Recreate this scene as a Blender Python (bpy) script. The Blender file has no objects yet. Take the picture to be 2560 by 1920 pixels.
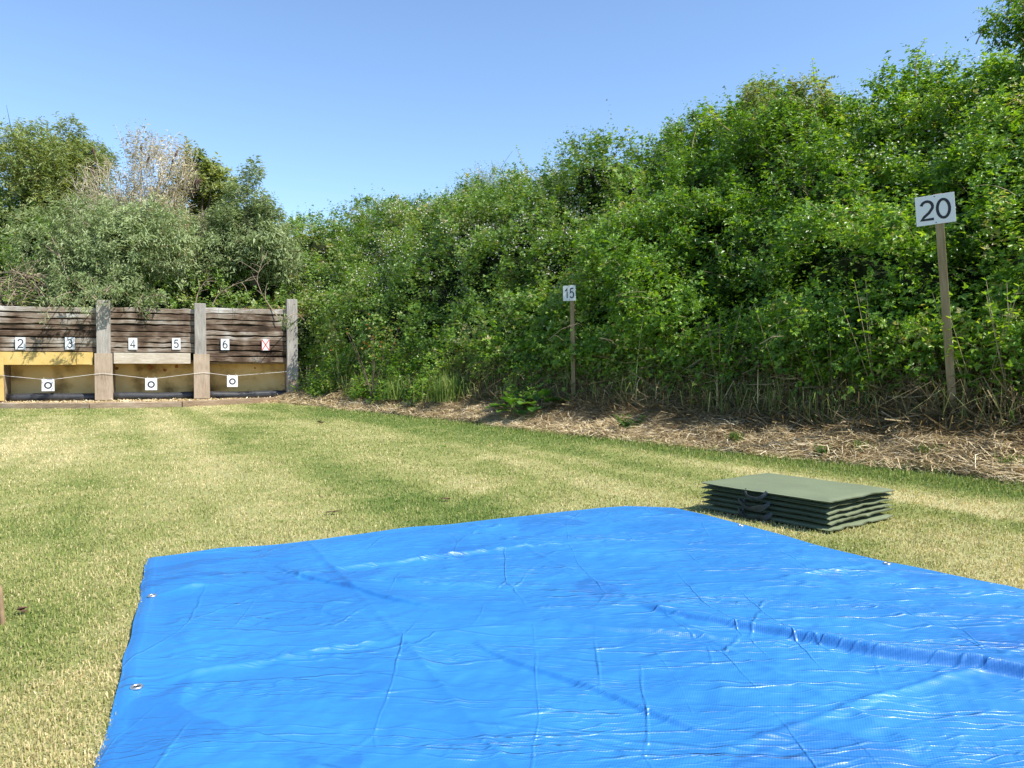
import bpy, math, random
import numpy as np
from mathutils import Vector, Matrix
R = math.radians
rng = np.random.default_rng(7)
random.seed(7)
SC = bpy.context.scene
COL = SC.collection

# ------------------------------------------------------------------ camera, sky, sun, exposure
CAMH, F, HOR = 1.10, 1900.0, 915.0
TH = math.atan((960 - HOR) / F)
cam = bpy.data.cameras.new('camera'); cam.lens = F / 2560 * 36; cam.sensor_width = 36
cam.clip_start = 0.05; cam.clip_end = 3000
co = bpy.data.objects.new('camera', cam); COL.objects.link(co)
co.location = (0, 0, CAMH); co.rotation_euler = (math.pi / 2 - TH, 0, 0)
SC.camera = co
SUN_EL = R(51); SX, SY = 0.89, -0.456
world = bpy.data.worlds.new('World'); SC.world = world; world.use_nodes = True
wn = world.node_tree.nodes; wl = world.node_tree.links
sky = wn.new('ShaderNodeTexSky'); sky.sky_type = 'NISHITA'; sky.sun_disc = False
sky.sun_elevation = SUN_EL; sky.sun_rotation = math.atan2(SX, SY)
sky.air_density = 1.0; sky.dust_density = 0.0; sky.ozone_density = 4.2; sky.altitude = 0
wl.new(sky.outputs[0], wn['Background'].inputs[0]); wn['Background'].inputs[1].default_value = 0.143
sl = bpy.data.lights.new('sun', 'SUN'); sl.energy = 5.0; sl.angle = R(0.53); sl.color = (1.0, 0.95, 0.87)
so = bpy.data.objects.new('sun', sl); COL.objects.link(so)
sd = Vector((SX, SY, 0)).normalized() * math.cos(SUN_EL) + Vector((0, 0, math.sin(SUN_EL)))
so.rotation_euler = sd.to_track_quat('Z', 'Y').to_euler(); so.location = (20, -10, 30)
SC.view_settings.view_transform = 'Standard'; SC.view_settings.look = 'None'
SC.view_settings.gamma = 1; SC.view_settings.exposure = 0.80
SC.render.engine = 'CYCLES'
SC.cycles.max_bounces = 6; SC.cycles.transmission_bounces = 4; SC.cycles.transparent_max_bounces = 4
try: SC.cycles.sample_clamp_indirect = 6
except Exception: pass

# ------------------------------------------------------------------ helpers
def ray(px, py):
    u = (px - 1280) / F; v = (960 - py) / F
    return np.array([u, math.cos(TH) + v * math.sin(TH), v * math.cos(TH) - math.sin(TH)])
def gp(px, py, h=0.0):
    d = ray(px, py); k = (h - CAMH) / d[2]
    return np.array([d[0] * k, d[1] * k, h])
def at_depth(px, py, y):
    d = ray(px, py); k = y / d[1]
    return np.array([d[0] * k, y, CAMH + d[2] * k])

def tag(o, label=None, cat=None, group=None, kind=None):
    if label: o['label'] = label
    if cat: o['category'] = cat
    if group: o['group'] = group
    if kind: o['kind'] = kind
    return o
def empty(name, loc=(0, 0, 0), rz=0.0):
    o = bpy.data.objects.new(name, None); COL.objects.link(o)
    o.location = Vector([float(c) for c in loc]); o.rotation_euler = (0, 0, rz); o.empty_display_size = .1
    return o

def hash3(ix, iy, iz):
    h = (ix * 374761393 + iy * 668265263 + iz * 2147483647 // 3 + 1013904223) & 0xffffffff
    h = ((h ^ (h >> 13)) * 1274126177) & 0xffffffff
    h = ((h ^ (h >> 16)) * 2246822519) & 0xffffffff
    return ((h ^ (h >> 15)) & 0xffffff) / float(0xffffff)
def vnoise(x, y, z=0.0, seed=0):
    x, y, z = np.broadcast_arrays(np.asarray(x, float), np.asarray(y, float), np.asarray(z, float))
    z = z + seed * 17.31
    xi, yi, zi = [np.floor(a).astype(np.int64) for a in (x, y, z)]
    fx, fy, fz = x - xi, y - yi, z - zi
    fx, fy, fz = [f * f * (3 - 2 * f) for f in (fx, fy, fz)]
    r = 0
    for dx in (0, 1):
        for dy in (0, 1):
            for dz in (0, 1):
                w = (fx if dx else 1 - fx) * (fy if dy else 1 - fy) * (fz if dz else 1 - fz)
                r = r + w * hash3(xi + dx, yi + dy, zi + dz)
    return r
def fbm(x, y, z=0.0, seed=0, oct=3):
    r, a, s = 0, 1, 0
    for i in range(oct):
        r = r + a * vnoise(np.asarray(x) * 2 ** i, np.asarray(y) * 2 ** i, np.asarray(z) * 2 ** i, seed + i); s += a; a *= .5
    return r / s
def unit(a):
    return a / np.maximum(np.linalg.norm(a, axis=-1, keepdims=True), 1e-9)
def sstep(a, b, x):
    t = np.clip((x - a) / (b - a), 0, 1); return t * t * (3 - 2 * t)

class Geo:
    def __init__(s): s.v = []; s.f = []; s.t = []; s.m = []; s.n = 0
    def add(s, v, f, tint=0.5, mat=0):
        v = np.asarray(v, float).reshape(-1, 3); f = np.asarray(f, np.int64)
        s.v.append(v); s.f.append(f + s.n)
        t = np.broadcast_to(np.asarray(tint, float), (len(v),)) if np.ndim(tint) == 0 or len(tint) == len(v) else np.repeat(tint, len(v) // len(tint))
        s.t.append(t); s.m.append(np.full(len(f), mat)); s.n += len(v)
    def tube(s, pts, rad, tint=.5, mat=0, k=5, cap=True):
        pts = np.asarray(pts, float); n = len(pts); rad = np.broadcast_to(rad, (n,))
        tg = unit(np.gradient(pts, axis=0)); ref = np.array([.31, .17, .93]) if abs(tg[0][2]) < .8 else np.array([1., .13, 0])
        a = unit(np.cross(tg, ref)); b = np.cross(tg, a); an = np.arange(k) * 2 * math.pi / k
        v = pts[:, None] + rad[:, None, None] * (np.cos(an)[None, :, None] * a[:, None] + np.sin(an)[None, :, None] * b[:, None])
        i = np.arange(n - 1)[:, None] * k; j = np.arange(k)[None]
        f = np.stack([i + j, i + (j + 1) % k, i + k + (j + 1) % k, i + k + j], -1).reshape(-1, 4)
        s.add(v.reshape(-1, 3), f, tint, mat)
        if cap:
            base = s.n - n * k
            s.f.append(np.array([[base + (n - 1) * k + q for q in (0, i2, i2 + 1)] for i2 in range(1, k - 1)])); s.m.append(np.full(k - 2, mat))
            s.f.append(np.array([[base + q for q in (0, i2 + 1, i2)] for i2 in range(1, k - 1)])); s.m.append(np.full(k - 2, mat))
    def box(s, x0, x1, y0, y1, z0, z1, tint=.5, mat=0):
        v = [(x, y, z) for z in (z0, z1) for y in (y0, y1) for x in (x0, x1)]
        f = [(0, 2, 3, 1), (4, 5, 7, 6), (0, 1, 5, 4), (2, 6, 7, 3), (0, 4, 6, 2), (1, 3, 7, 5)]
        s.add(v, f, tint, mat)
    def build(s, name, mats, parent=None, smooth=False):
        me = bpy.data.meshes.new(name); v = np.concatenate(s.v)
        me.vertices.add(len(v)); me.vertices.foreach_set('co', v.astype(np.float32).ravel())
        li = np.concatenate([f.ravel() for f in s.f]); tot = np.concatenate([np.full(len(f), f.shape[1]) for f in s.f])
        st = np.concatenate([[0], np.cumsum(tot)[:-1]])
        me.loops.add(len(li)); me.loops.foreach_set('vertex_index', li.astype(np.int32))
        me.polygons.add(len(tot)); me.polygons.foreach_set('loop_start', st.astype(np.int32)); me.polygons.foreach_set('loop_total', tot.astype(np.int32))
        me.polygons.foreach_set('material_index', np.concatenate(s.m).astype(np.int32))
        me.polygons.foreach_set('use_smooth', np.full(len(tot), smooth))
        at = me.attributes.new('tint', 'FLOAT', 'POINT'); at.data.foreach_set('value', np.concatenate(s.t).astype(np.float32))
        me.update(calc_edges=True)
        for m in (mats if isinstance(mats, (list, tuple)) else [mats]): me.materials.append(m)
        o = bpy.data.objects.new(name, me); COL.objects.link(o)
        if parent is not None: o.parent = parent
        return o

def grid_faces(nu, nv):
    i = np.arange(nu - 1)[:, None] * nv; j = np.arange(nv - 1)[None]
    return np.stack([i + j, i + nv + j, i + nv + j + 1, i + j + 1], -1).reshape(-1, 4)

# leaf templates: x along leaf, y across, z normal
LEAF4 = (np.array([(0, 0, 0), (.42, .3, .07), (1, 0, -.08), (.42, -.3, .07)]), np.array([(0, 1, 2), (0, 2, 3)]))
LEAF6 = (np.array([(0, 0, 0), (.28, .28, .07), (.66, .22, .04), (1, 0, -.12), (.66, -.22, .04), (.28, -.28, .07)]), np.array([(0, 1, 2, 3), (0, 3, 4, 5)]))
WILLOW = (np.array([(0, 0, 0), (.4, .15, .05), (1, 0, -.2), (.4, -.15, .05)]), np.array([(0, 1, 2), (0, 2, 3)]))
def trifol(T):
    vs, fs = [], []
    for i, (a, sc, ox) in enumerate(((0, 1.0, .3), (1.15, .8, .22), (-1.15, .8, .22))):
        c, s_ = math.cos(a), math.sin(a); v = T[0] * sc
        v = np.stack([v[:, 0] * c - v[:, 1] * s_ + ox, v[:, 0] * s_ + v[:, 1] * c, v[:, 2]], 1)
        fs.append(T[1] + len(T[0]) * i); vs.append(v)
    return np.concatenate(vs), np.concatenate(fs)
TRI4, TRI6 = trifol(LEAF4), trifol(LEAF6)
def scatter(g, T, pos, dr, nrm, size, tint, mat=0, wid=1.0):
    dr = unit(dr); nrm = unit(nrm - dr * np.sum(nrm * dr, -1, keepdims=True)); sd_ = np.cross(nrm, dr)
    tv, tf = T; size = np.broadcast_to(size, (len(pos),))[:, None, None]
    v = pos[:, None] + size * (tv[None, :, 0:1] * dr[:, None] + wid * tv[None, :, 1:2] * sd_[:, None] + tv[None, :, 2:3] * nrm[:, None])
    f = tf[None] + (np.arange(len(pos)) * len(tv))[:, None, None]
    g.add(v.reshape(-1, 3), f.reshape(-1, tf.shape[1]), np.repeat(np.broadcast_to(tint, (len(pos),)), len(tv)), mat)
def blades(g, p, h, w, lean, tint, mat=0):
    """bent blade: quad + tip"""
    n = len(p); a = rng.uniform(0, 2 * math.pi, n); la = rng.uniform(0, 2 * math.pi, n)
    sd_ = np.stack([np.cos(a), np.sin(a), 0 * a], 1); ld = np.stack([np.cos(la), np.sin(la), 0 * la], 1)
    h = np.broadcast_to(h, (n,))[:, None]; w = np.broadcast_to(w, (n,))[:, None]; lean = np.broadcast_to(lean, (n,))[:, None]
    up = np.array([[0, 0, 1.]])
    b0 = p - sd_ * w / 2; b1 = p + sd_ * w / 2
    m = p + up * h * .62 * np.sqrt(np.maximum(1 - lean ** 2 * .3, .1)) + ld * h * lean * .3
    t = p + up * h * np.maximum(1 - lean * .8, .12) + ld * h * lean * .85
    v = np.stack([b0, b1, m + sd_ * w * .42, m - sd_ * w * .42, t], 1).reshape(-1, 3)
    o = np.arange(n)[:, None] * 5
    base = g.n
    g.add(v, np.array([[0, 1, 2, 3]]) + o, np.repeat(np.broadcast_to(tint, (n,)), 5), mat)
    g.f.append(np.array([[3, 2, 4]]) + o + base); g.m.append(np.full(n, mat))

# ------------------------------------------------------------------ materials
def mat(name):
    m = bpy.data.materials.new(name); m.use_nodes = True
    return m, m.node_tree.nodes, m.node_tree.links, m.node_tree.nodes['Principled BSDF']
def ramp(n, stops):
    r = n.new('ShaderNodeValToRGB'); e = r.color_ramp.elements
    e[0].position, e[0].color = stops[0][0], (*stops[0][1], 1); e[1].position, e[1].color = stops[-1][0], (*stops[-1][1], 1)
    for p, c in stops[1:-1]:
        x = e.new(p); x.color = (*c, 1)
    return r
def leaf_mat(name, stops, rough=.45, trans=.35, spec=.4, tcol=(1.25, 1.15, .35)):
    m, n, l, b = mat(name)
    at = n.new('ShaderNodeAttribute'); at.attribute_name = 'tint'
    r = ramp(n, stops); l.new(at.outputs['Fac'], r.inputs[0]); l.new(r.outputs[0], b.inputs['Base Color'])
    b.inputs['Roughness'].default_value = rough; b.inputs['Specular IOR Level'].default_value = spec
    t = n.new('ShaderNodeBsdfTranslucent'); mx = n.new('ShaderNodeMixShader'); mu = n.new('ShaderNodeMix'); mu.data_type = 'RGBA'; mu.blend_type = 'MULTIPLY'
    mu.inputs[0].default_value = 1; l.new(r.outputs[0], mu.inputs[6]); mu.inputs[7].default_value = (*tcol, 1)
    l.new(mu.outputs[2], t.inputs[0]); mx.inputs[0].default_value = trans
    l.new(b.outputs[0], mx.inputs[1]); l.new(t.outputs[0], mx.inputs[2]); l.new(mx.outputs[0], n['Material Output'].inputs[0])
    return m
def plain(name, c, rough=.6, spec=.3, var=.15, scale=6, bump=0, bscale=60, metal=0):
    m, n, l, b = mat(name)
    tc = n.new('ShaderNodeTexCoord'); nz = n.new('ShaderNodeTexNoise'); nz.inputs['Scale'].default_value = scale; nz.inputs['Detail'].default_value = 6
    l.new(tc.outputs['Object'], nz.inputs[0])
    r = ramp(n, [(.3, tuple(x * (1 - var) for x in c)), (.7, tuple(min(1, x * (1 + var)) for x in c))]); l.new(nz.outputs[0], r.inputs[0])
    l.new(r.outputs[0], b.inputs['Base Color']); b.inputs['Roughness'].default_value = rough
    b.inputs['Specular IOR Level'].default_value = spec; b.inputs['Metallic'].default_value = metal
    if bump:
        n2 = n.new('ShaderNodeTexNoise'); n2.inputs['Scale'].default_value = bscale; l.new(tc.outputs['Object'], n2.inputs[0])
        bp = n.new('ShaderNodeBump'); bp.inputs['Strength'].default_value = bump; bp.inputs['Distance'].default_value = .01
        l.new(n2.outputs[0], bp.inputs['Height']); l.new(bp.outputs[0], b.inputs['Normal'])
    return m
def wood(name, stops, stretch=(1, 12, 12), use_tint=True, blotch=.5, rough=.85, scale=3.0, tw=.6):
    m, n, l, b = mat(name)
    tc = n.new('ShaderNodeTexCoord'); mp = n.new('ShaderNodeMapping'); mp.inputs['Scale'].default_value = stretch
    l.new(tc.outputs['Object'], mp.inputs[0])
    n1 = n.new('ShaderNodeTexNoise'); n1.inputs['Scale'].default_value = scale; n1.inputs['Detail'].default_value = 8; n1.inputs['Roughness'].default_value = .7
    l.new(mp.outputs[0], n1.inputs[0])
    n2 = n.new('ShaderNodeTexNoise'); n2.inputs['Scale'].default_value = 1.7; n2.inputs['Detail'].default_value = 5; l.new(tc.outputs['Object'], n2.inputs[0])
    def math_(op, a, b_):
        q = n.new('ShaderNodeMath'); q.operation = op
        for i, x in enumerate((a, b_)):
            if isinstance(x, (int, float)): q.inputs[i].default_value = x
            else: l.new(x, q.inputs[i])
        return q.outputs[0]
    v = math_('ADD', math_('MULTIPLY', math_('SUBTRACT', n1.outputs[0], .5), 1.3), math_('MULTIPLY', math_('SUBTRACT', n2.outputs[0], .5), blotch * 2))
    if use_tint:
        at = n.new('ShaderNodeAttribute'); at.attribute_name = 'tint'
        v = math_('ADD', v, math_('ADD', math_('MULTIPLY', math_('SUBTRACT', at.outputs['Fac'], .5), tw), .5))
    else: v = math_('ADD', v, .5)
    r = ramp(n, stops); l.new(v, r.inputs[0]); l.new(r.outputs[0], b.inputs['Base Color'])
    b.inputs['Roughness'].default_value = rough; b.inputs['Specular IOR Level'].default_value = .15
    bp = n.new('ShaderNodeBump'); bp.inputs['Strength'].default_value = .6; bp.inputs['Distance'].default_value = .012
    l.new(n1.outputs[0], bp.inputs['Height']); l.new(bp.outputs[0], b.inputs['Normal'])
    return m

M = {}
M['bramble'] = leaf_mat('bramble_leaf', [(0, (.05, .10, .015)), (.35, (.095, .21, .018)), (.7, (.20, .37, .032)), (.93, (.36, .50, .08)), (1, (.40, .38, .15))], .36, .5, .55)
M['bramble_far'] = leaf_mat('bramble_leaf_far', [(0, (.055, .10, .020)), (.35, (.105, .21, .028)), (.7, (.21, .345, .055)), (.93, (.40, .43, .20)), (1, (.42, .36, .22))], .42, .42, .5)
M['buddleia'] = leaf_mat('buddleia_leaf', [(0, (.10, .155, .055)), (.5, (.26, .335, .14)), (1, (.46, .52, .30))], .6, .3, .3, (1.1, 1.1, .7))
M['green_bush'] = leaf_mat('green_bush_leaf', [(0, (.08, .13, .04)), (.5, (.23, .30, .10)), (1, (.40, .44, .20))], .5, .4, .3)
M['fern_green'] = leaf_mat('lush_leaf', [(0, (.04, .11, .02)), (.5, (.07, .18, .03)), (1, (.15, .27, .06))], .45, .4, .4)
M['dead_leaf'] = leaf_mat('dead_leaf', [(0, (.17, .18, .06)), (.5, (.42, .37, .18)), (1, (.72, .64, .44))], .8, .2, .1, (1, .9, .7))
M['twig'] = plain('twig_bark', (.30, .235, .17), .85, .1, .3, 8)
M['cane'] = plain('cane', (.30, .25, .14), .7, .2, .4, 3)
M['trunk'] = plain('bark', (.12, .095, .07), .9, .1, .3, 9)
M['pale_twig'] = plain('pale_twig', (.58, .50, .40), .8, .1, .2, 5)
M['spike'] = plain('flower_spike', (.085, .05, .045), .9, .1, .3, 20)
M['blossom'] = plain('blossom', (.74, .68, .64), .7, .1, .06, 20)
M['core_shade'] = plain('thicket_core_shade', (.022, .030, .012), .95, .05, .7, 14, 1.0, 22)  # near-black sheet inside the thickets, painted as the deep shade between leaves
M['straw'] = leaf_mat('straw', [(0, (.22, .16, .08)), (.4, (.48, .37, .20)), (.8, (.68, .56, .34)), (1, (.80, .71, .50))], .6, .15, .3, (1, .9, .7))
M['grass'] = leaf_mat('grass', [(0, (.045, .12, .018)), (.3, (.16, .23, .045)), (.55, (.34, .355, .12)), (.8, (.54, .465, .24)), (1, (.76, .62, .38))], .5, .3, .3, (1.1, 1.1, .5))
M['drystalk'] = leaf_mat('dry_stalk', [(0, (.10, .075, .035)), (.5, (.24, .18, .09)), (1, (.45, .36, .2))], .7, .2, .2, (1, .9, .6))

# ------------------------------------------------------------------ range layout
N2 = np.array([.805, .593]); E2 = np.array([-.593, .805]); S0 = 7.93       # lawn edge: n.p = S0
def st(p): p = np.asarray(p); return p[..., 0] * N2[0] + p[..., 1] * N2[1] - S0, p[..., 0] * E2[0] + p[..., 1] * E2[1]
def xy(s, t): s = np.asarray(s, float); t = np.asarray(t, float); return (S0 + s) * N2[0] + t * E2[0], (S0 + s) * N2[1] + t * E2[1]
BO = np.array([-.5384 * 22, 22.0]); B2 = unit(np.array([1.0, .4])); BN = np.array([-B2[1], B2[0]])   # backstop line, BN points away
def rw(p): d = np.asarray(p)[..., :2] - BO; return d @ B2, d @ BN
def bl(px, py, off=0.0):
    """pixel -> (r, h) on the backstop plane moved off metres toward the camera"""
    d = ray(px, py); O = BO - BN * off
    k = (O @ BN) / (d[:2] @ BN); p = d * k
    return float((p[:2] - BO) @ B2), float(CAMH + p[2])
TO = gp(368, 1402)[:2]; TU = unit(np.array([3.15, 1.47])); TV = np.array([TU[1], -TU[0]])      # tarp frame
def tuv(p): d = np.asarray(p)[..., :2] - TO; return d @ TU, d @ TV

# lawn wear map: 0 = green, 1 = straw dry
def dry(x, y):
    s, t = st(np.stack([x, y], -1)); a = x * .88 + y * .46; b_ = -x * .46 + y * .88
    v = .40 + .95 * (fbm(a * 1.0, b_ * .18, seed=3) - .5) + .38 * (fbm(x * 1.3, y * .9, seed=9) - .5) + .42 * (fbm(a * 3.2, b_ * .16, seed=10) - .5) + .35 * (vnoise(x * 6, y * 6, seed=5) - .5)
    v = v + .38 * sstep(.60, .8, vnoise(a * 1.15, b_ * .07, seed=21))
    v = v - .30 * sstep(.60, .78, fbm(x * .5, y * .35, seed=31))
    v = v - .25 * sstep(-2.6, -1.2, s) - .6 * sstep(-1.5, -.35, s + .5 * (vnoise(t * .8, 3.3, seed=2) - .5)) * sstep(21, 15, t)
    v = v + .1 * sstep(6, 2.5, y)
    return np.clip(v, 0, 1)
def ground_h(x, y):
    s, t = st(np.stack([x, y], -1))
    h = np.interp(s, [-.05, .05, .3, 1.1, 1.6, 3, 6, 9, 14, 20], [0, .03, .13, .45, .7, 1.7, 4.2, 4.6, 4.4, 0])
    h = h + sstep(.05, .6, s) * .14 * (fbm(x * 2.2, y * 2.2, seed=4) - .5) * 2 * sstep(3, 1, s)
    h = h + .02 * (fbm(x * .8, y * .8, seed=6) - .5)
    r, w = rw(np.stack([x, y], -1))
    hb = np.interp(w, [-.35, -.2, 1.15, 1.4, 2.5, 7, 11, 16], [0, .03, .03, 2.2, 3.0, 5.0, 5.0, 0])
    return np.maximum(h, hb)

# ground sheet: fine near, one sheet out to the horizon
def axis(segs):
    out = []
    for a, b_, d in segs: out.append(np.arange(a, b_, d))
    return np.unique(np.concatenate(out + [[segs[-1][1]]]))
ax = axis([(-2000, -200, 300), (-200, -40, 20), (-40, -16, 3), (-16, 12, .16), (12, 30, 1.5), (30, 200, 20), (200, 2000, 300)])
ay = axis([(-2000, -200, 300), (-200, -20, 20), (-20, -2, 2), (-2, 34, .16), (34, 60, 2), (60, 200, 20), (200, 2000, 300)])
X, Y = np.meshgrid(ax, ay, indexing='ij'); x, y = X.ravel(), Y.ravel()
g = Geo(); g.add(np.stack([x, y, ground_h(x, y)], 1), grid_faces(len(ax), len(ay)), dry(x, y))
m, n, l, b = mat('lawn_ground')
at = n.new('ShaderNodeAttribute'); at.attribute_name = 'tint'; geo = n.new('ShaderNodeNewGeometry')
nz = n.new('ShaderNodeTexNoise'); nz.inputs['Scale'].default_value = 28; nz.inputs['Detail'].default_value = 8; nz.inputs['Roughness'].default_value = .75; l.new(geo.outputs['Position'], nz.inputs[0])
ad = n.new('ShaderNodeMath'); ad.operation = 'ADD'; l.new(at.outputs['Fac'], ad.inputs[0])
mm = n.new('ShaderNodeMath'); mm.operation = 'MULTIPLY_ADD'; l.new(nz.outputs[0], mm.inputs[0]); mm.inputs[1].default_value = .9; mm.inputs[2].default_value = -.45; l.new(mm.outputs[0], ad.inputs[1])
r1 = ramp(n, [(0, (.09, .14, .03)), (.35, (.23, .25, .08)), (.7, (.38, .36, .17)), (1, (.52, .46, .27))]); l.new(ad.outputs[0], r1.inputs[0])
# bank soil under the straw: s > 0
dp = n.new('ShaderNodeVectorMath'); dp.operation = 'DOT_PRODUCT'; l.new(geo.outputs['Position'], dp.inputs[0]); dp.inputs[1].default_value = (N2[0], N2[1], 0)
cs = n.new('ShaderNodeMapRange'); l.new(dp.outputs['Value'], cs.inputs[0]); cs.inputs[1].default_value = S0 - .05; cs.inputs[2].default_value = S0 + .15
soil = ramp(n, [(.3, (.20, .14, .08)), (.7, (.40, .29, .17))]); l.new(nz.outputs[0], soil.inputs[0])
mx = n.new('ShaderNodeMix'); mx.data_type = 'RGBA'; l.new(cs.outputs[0], mx.inputs[0]); l.new(r1.outputs[0], mx.inputs[6]); l.new(soil.outputs[0], mx.inputs[7])
l.new(mx.outputs[2], b.inputs['Base Color']); b.inputs['Roughness'].default_value = .95; b.inputs['Specular IOR Level'].default_value = .1
bp = n.new('ShaderNodeBump'); bp.inputs['Strength'].default_value = .7; bp.inputs['Distance'].default_value = .03; l.new(nz.outputs[0], bp.inputs['Height']); l.new(bp.outputs[0], b.inputs['Normal'])
gr = g.build('ground', m, smooth=True); tag(gr, kind='structure')

# ------------------------------------------------------------------ lawn grass
def in_frame_pts(nn, y0, y1, k=1.0):
    """points with density falling as 1/y^2"""
    yy = np.exp(rng.uniform(math.log(y0), math.log(y1), nn)); u = rng.uniform(-.78, .78, nn)
    return u * yy, yy
g = Geo()
px_, py_ = in_frame_pts(430000, 1.9, 24.5)
ex_u = np.where(rng.random(90000) < .5, rng.uniform(-1.5, -.78, 90000), rng.uniform(.78, 2.2, 90000)); ex_y = np.exp(rng.uniform(math.log(1.2), math.log(18), 90000))
px_, py_ = np.concatenate([px_, ex_u * ex_y]), np.concatenate([py_, ex_y]); out_ = np.concatenate([np.zeros(430000), np.ones(90000)])
s, t = st(np.stack([px_, py_], -1)); uu, vv = tuv(np.stack([px_, py_], -1)); r_, w_ = rw(np.stack([px_, py_], -1))
te = .02 * (vnoise(vv * 3, uu * 3, seed=8) - .5)
tarp_in = (uu > .015 + te + np.interp(vv, [0, 1, 2, 2.4, 4.4], [0, -.03, -.075, -.10, -.16])) & (uu < 3.58) & (vv > .0 - .05 * np.sin(np.clip(uu / 3.5, 0, 1) * math.pi) * 3) & (vv < 4.35)
edge = .45 * (vnoise(t * 1.1, 1.7, seed=12) - .35) * .6 + .2 * (vnoise(t * 5, 1.7, seed=13) - .3)
keep = (s < edge) & ~tarp_in & (w_ < -1.35)
# clumping
cl = vnoise(px_ * 14, py_ * 14, seed=14)
keep &= rng.uniform(0, 1, len(px_)) < .35 + 1.1 * cl
x, y, s, t = px_[keep], py_[keep], s[keep], t[keep]
dv = dry(x, y); fr = sstep(-1.0, -.1, s) * sstep(22, 16, t)
h = (.012 + .015 * rng.random(len(x)) ** 1.5) * (1 + .5 * vnoise(x * 5, y * 5, seed=15)) * (1 + .03 * y) + fr * (.02 + .04 * rng.random(len(x)))
w = (.0022 + .00085 * y) * (1 + .8 * out_[keep])
tint = np.clip(dv * .66 + .385 + rng.normal(0, .14, len(x)), 0, 1)
blades(g, np.stack([x, y, ground_h(x, y) - .003], 1), h, w, np.clip(rng.normal(.55, .25, len(x)), .05, 1), tint)
go = g.build('lawn_grass', M['grass']); tag(go, 'short mown lawn grass, green mixed with dry straw coloured blades', 'grass', kind='stuff')

# ------------------------------------------------------------------ straw on the bank foot
g = Geo(); nn = 120000
t = -1.5 + 25.5 * rng.random(nn) ** 1.35; s = -.08 + 2.0 * rng.random(nn) ** 1.15 + .45 * (vnoise(t * 1.1, 1.7, seed=12) - .35) * .6
x, y = xy(s, t); keep = (y > 2) & (rw(np.stack([x, y], -1))[1] < -.3) & (s < 2.2 - 1.5 * sstep(10, 15, t) + .5 * (vnoise(t * 1.5, 6.6, seed=18) - .5)) & (rng.random(nn) < .4 + vnoise(x * 4, y * 4, seed=20)); x, y, s, t = x[keep], y[keep], s[keep], t[keep]; nn = len(x)
a = 6.28 * vnoise(x * .9, y * .9, seed=17) + rng.normal(0, .7, nn); pitch = rng.normal(.05, .22, nn)
d = np.stack([np.cos(a) * np.cos(pitch), np.sin(a) * np.cos(pitch), np.sin(pitch)], 1)
heap = .09 * np.maximum(0, fbm(x * 1.6, y * 1.6, seed=22) - .4) * 3
pz = ground_h(x, y) + heap * rng.random(nn) + .005
T = (np.array([(-.5, .5, 0), (-.5, -.5, 0), (0, -.45, .03), (.5, 0, -.02), (0, .45, .03)]), np.array([(0, 1, 2, 4)]))
L = (.10 + .22 * rng.random(nn)) * (1 + .02 * y)
for (vt, ft) in ((T[0][:5], np.array([(0, 1, 2, 4)])),):
    pass
sz = L; wd = (.0028 + .00055 * y) 
dr = unit(d); nr = unit(np.array([[0, 0, 1.]]) + rng.normal(0, .3, (nn, 3))); nr = unit(nr - dr * np.sum(dr * nr, -1, keepdims=True)); sdv = np.cross(nr, dr)
P = np.stack([x, y, pz], 1); bend = rng.normal(0, .12, nn)[:, None] * L[:, None]
v = np.stack([P - dr * L[:, None] / 2 - sdv * wd[:, None] / 2, P - dr * L[:, None] / 2 + sdv * wd[:, None] / 2,
              P + nr * np.abs(bend) * .6 + sdv * bend + sdv * wd[:, None] / 2, P + nr * np.abs(bend) * .6 + sdv * bend - sdv * wd[:, None] / 2,
              P + dr * L[:, None] / 2], 1).reshape(-1, 3)
o = np.arange(nn)[:, None] * 5; tt = np.clip(rng.normal(.58, .25, nn) - .6 * sstep(.3, .95, s) + .3 * (vnoise(x * 3, y * 3, seed=24) - .5), 0, 1)  # tint drops up the bank: thicket shade put into the colour, plus older decayed straw
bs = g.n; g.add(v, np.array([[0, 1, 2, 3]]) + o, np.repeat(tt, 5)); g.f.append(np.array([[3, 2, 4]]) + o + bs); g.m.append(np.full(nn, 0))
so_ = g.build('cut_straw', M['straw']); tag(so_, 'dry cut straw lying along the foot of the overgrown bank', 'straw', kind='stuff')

# standing dry undergrowth at the foot of the thicket
g = Geo(); nn = 20000
t = 2 + 22 * rng.random(nn) ** 1.35; s = 1.0 + 1.0 * rng.random(nn) ** .7
x, y = xy(s, t); fo = vnoise(t * 1.7, s * 2, seed=26)
hh = (.15 + .75 * rng.random(nn) ** 1.6) * (.3 + 1.0 * fo)
blades(g, np.stack([x, y, ground_h(x, y) - .02 + .25 * rng.random(nn) * sstep(1.2, 1.7, s)], 1), np.maximum(hh, .08), .004 + .0006 * y, np.clip(rng.normal(.8, .4, nn), .05, 1.3), np.clip(rng.normal(.35, .25, nn), 0, 1), 0)
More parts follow.
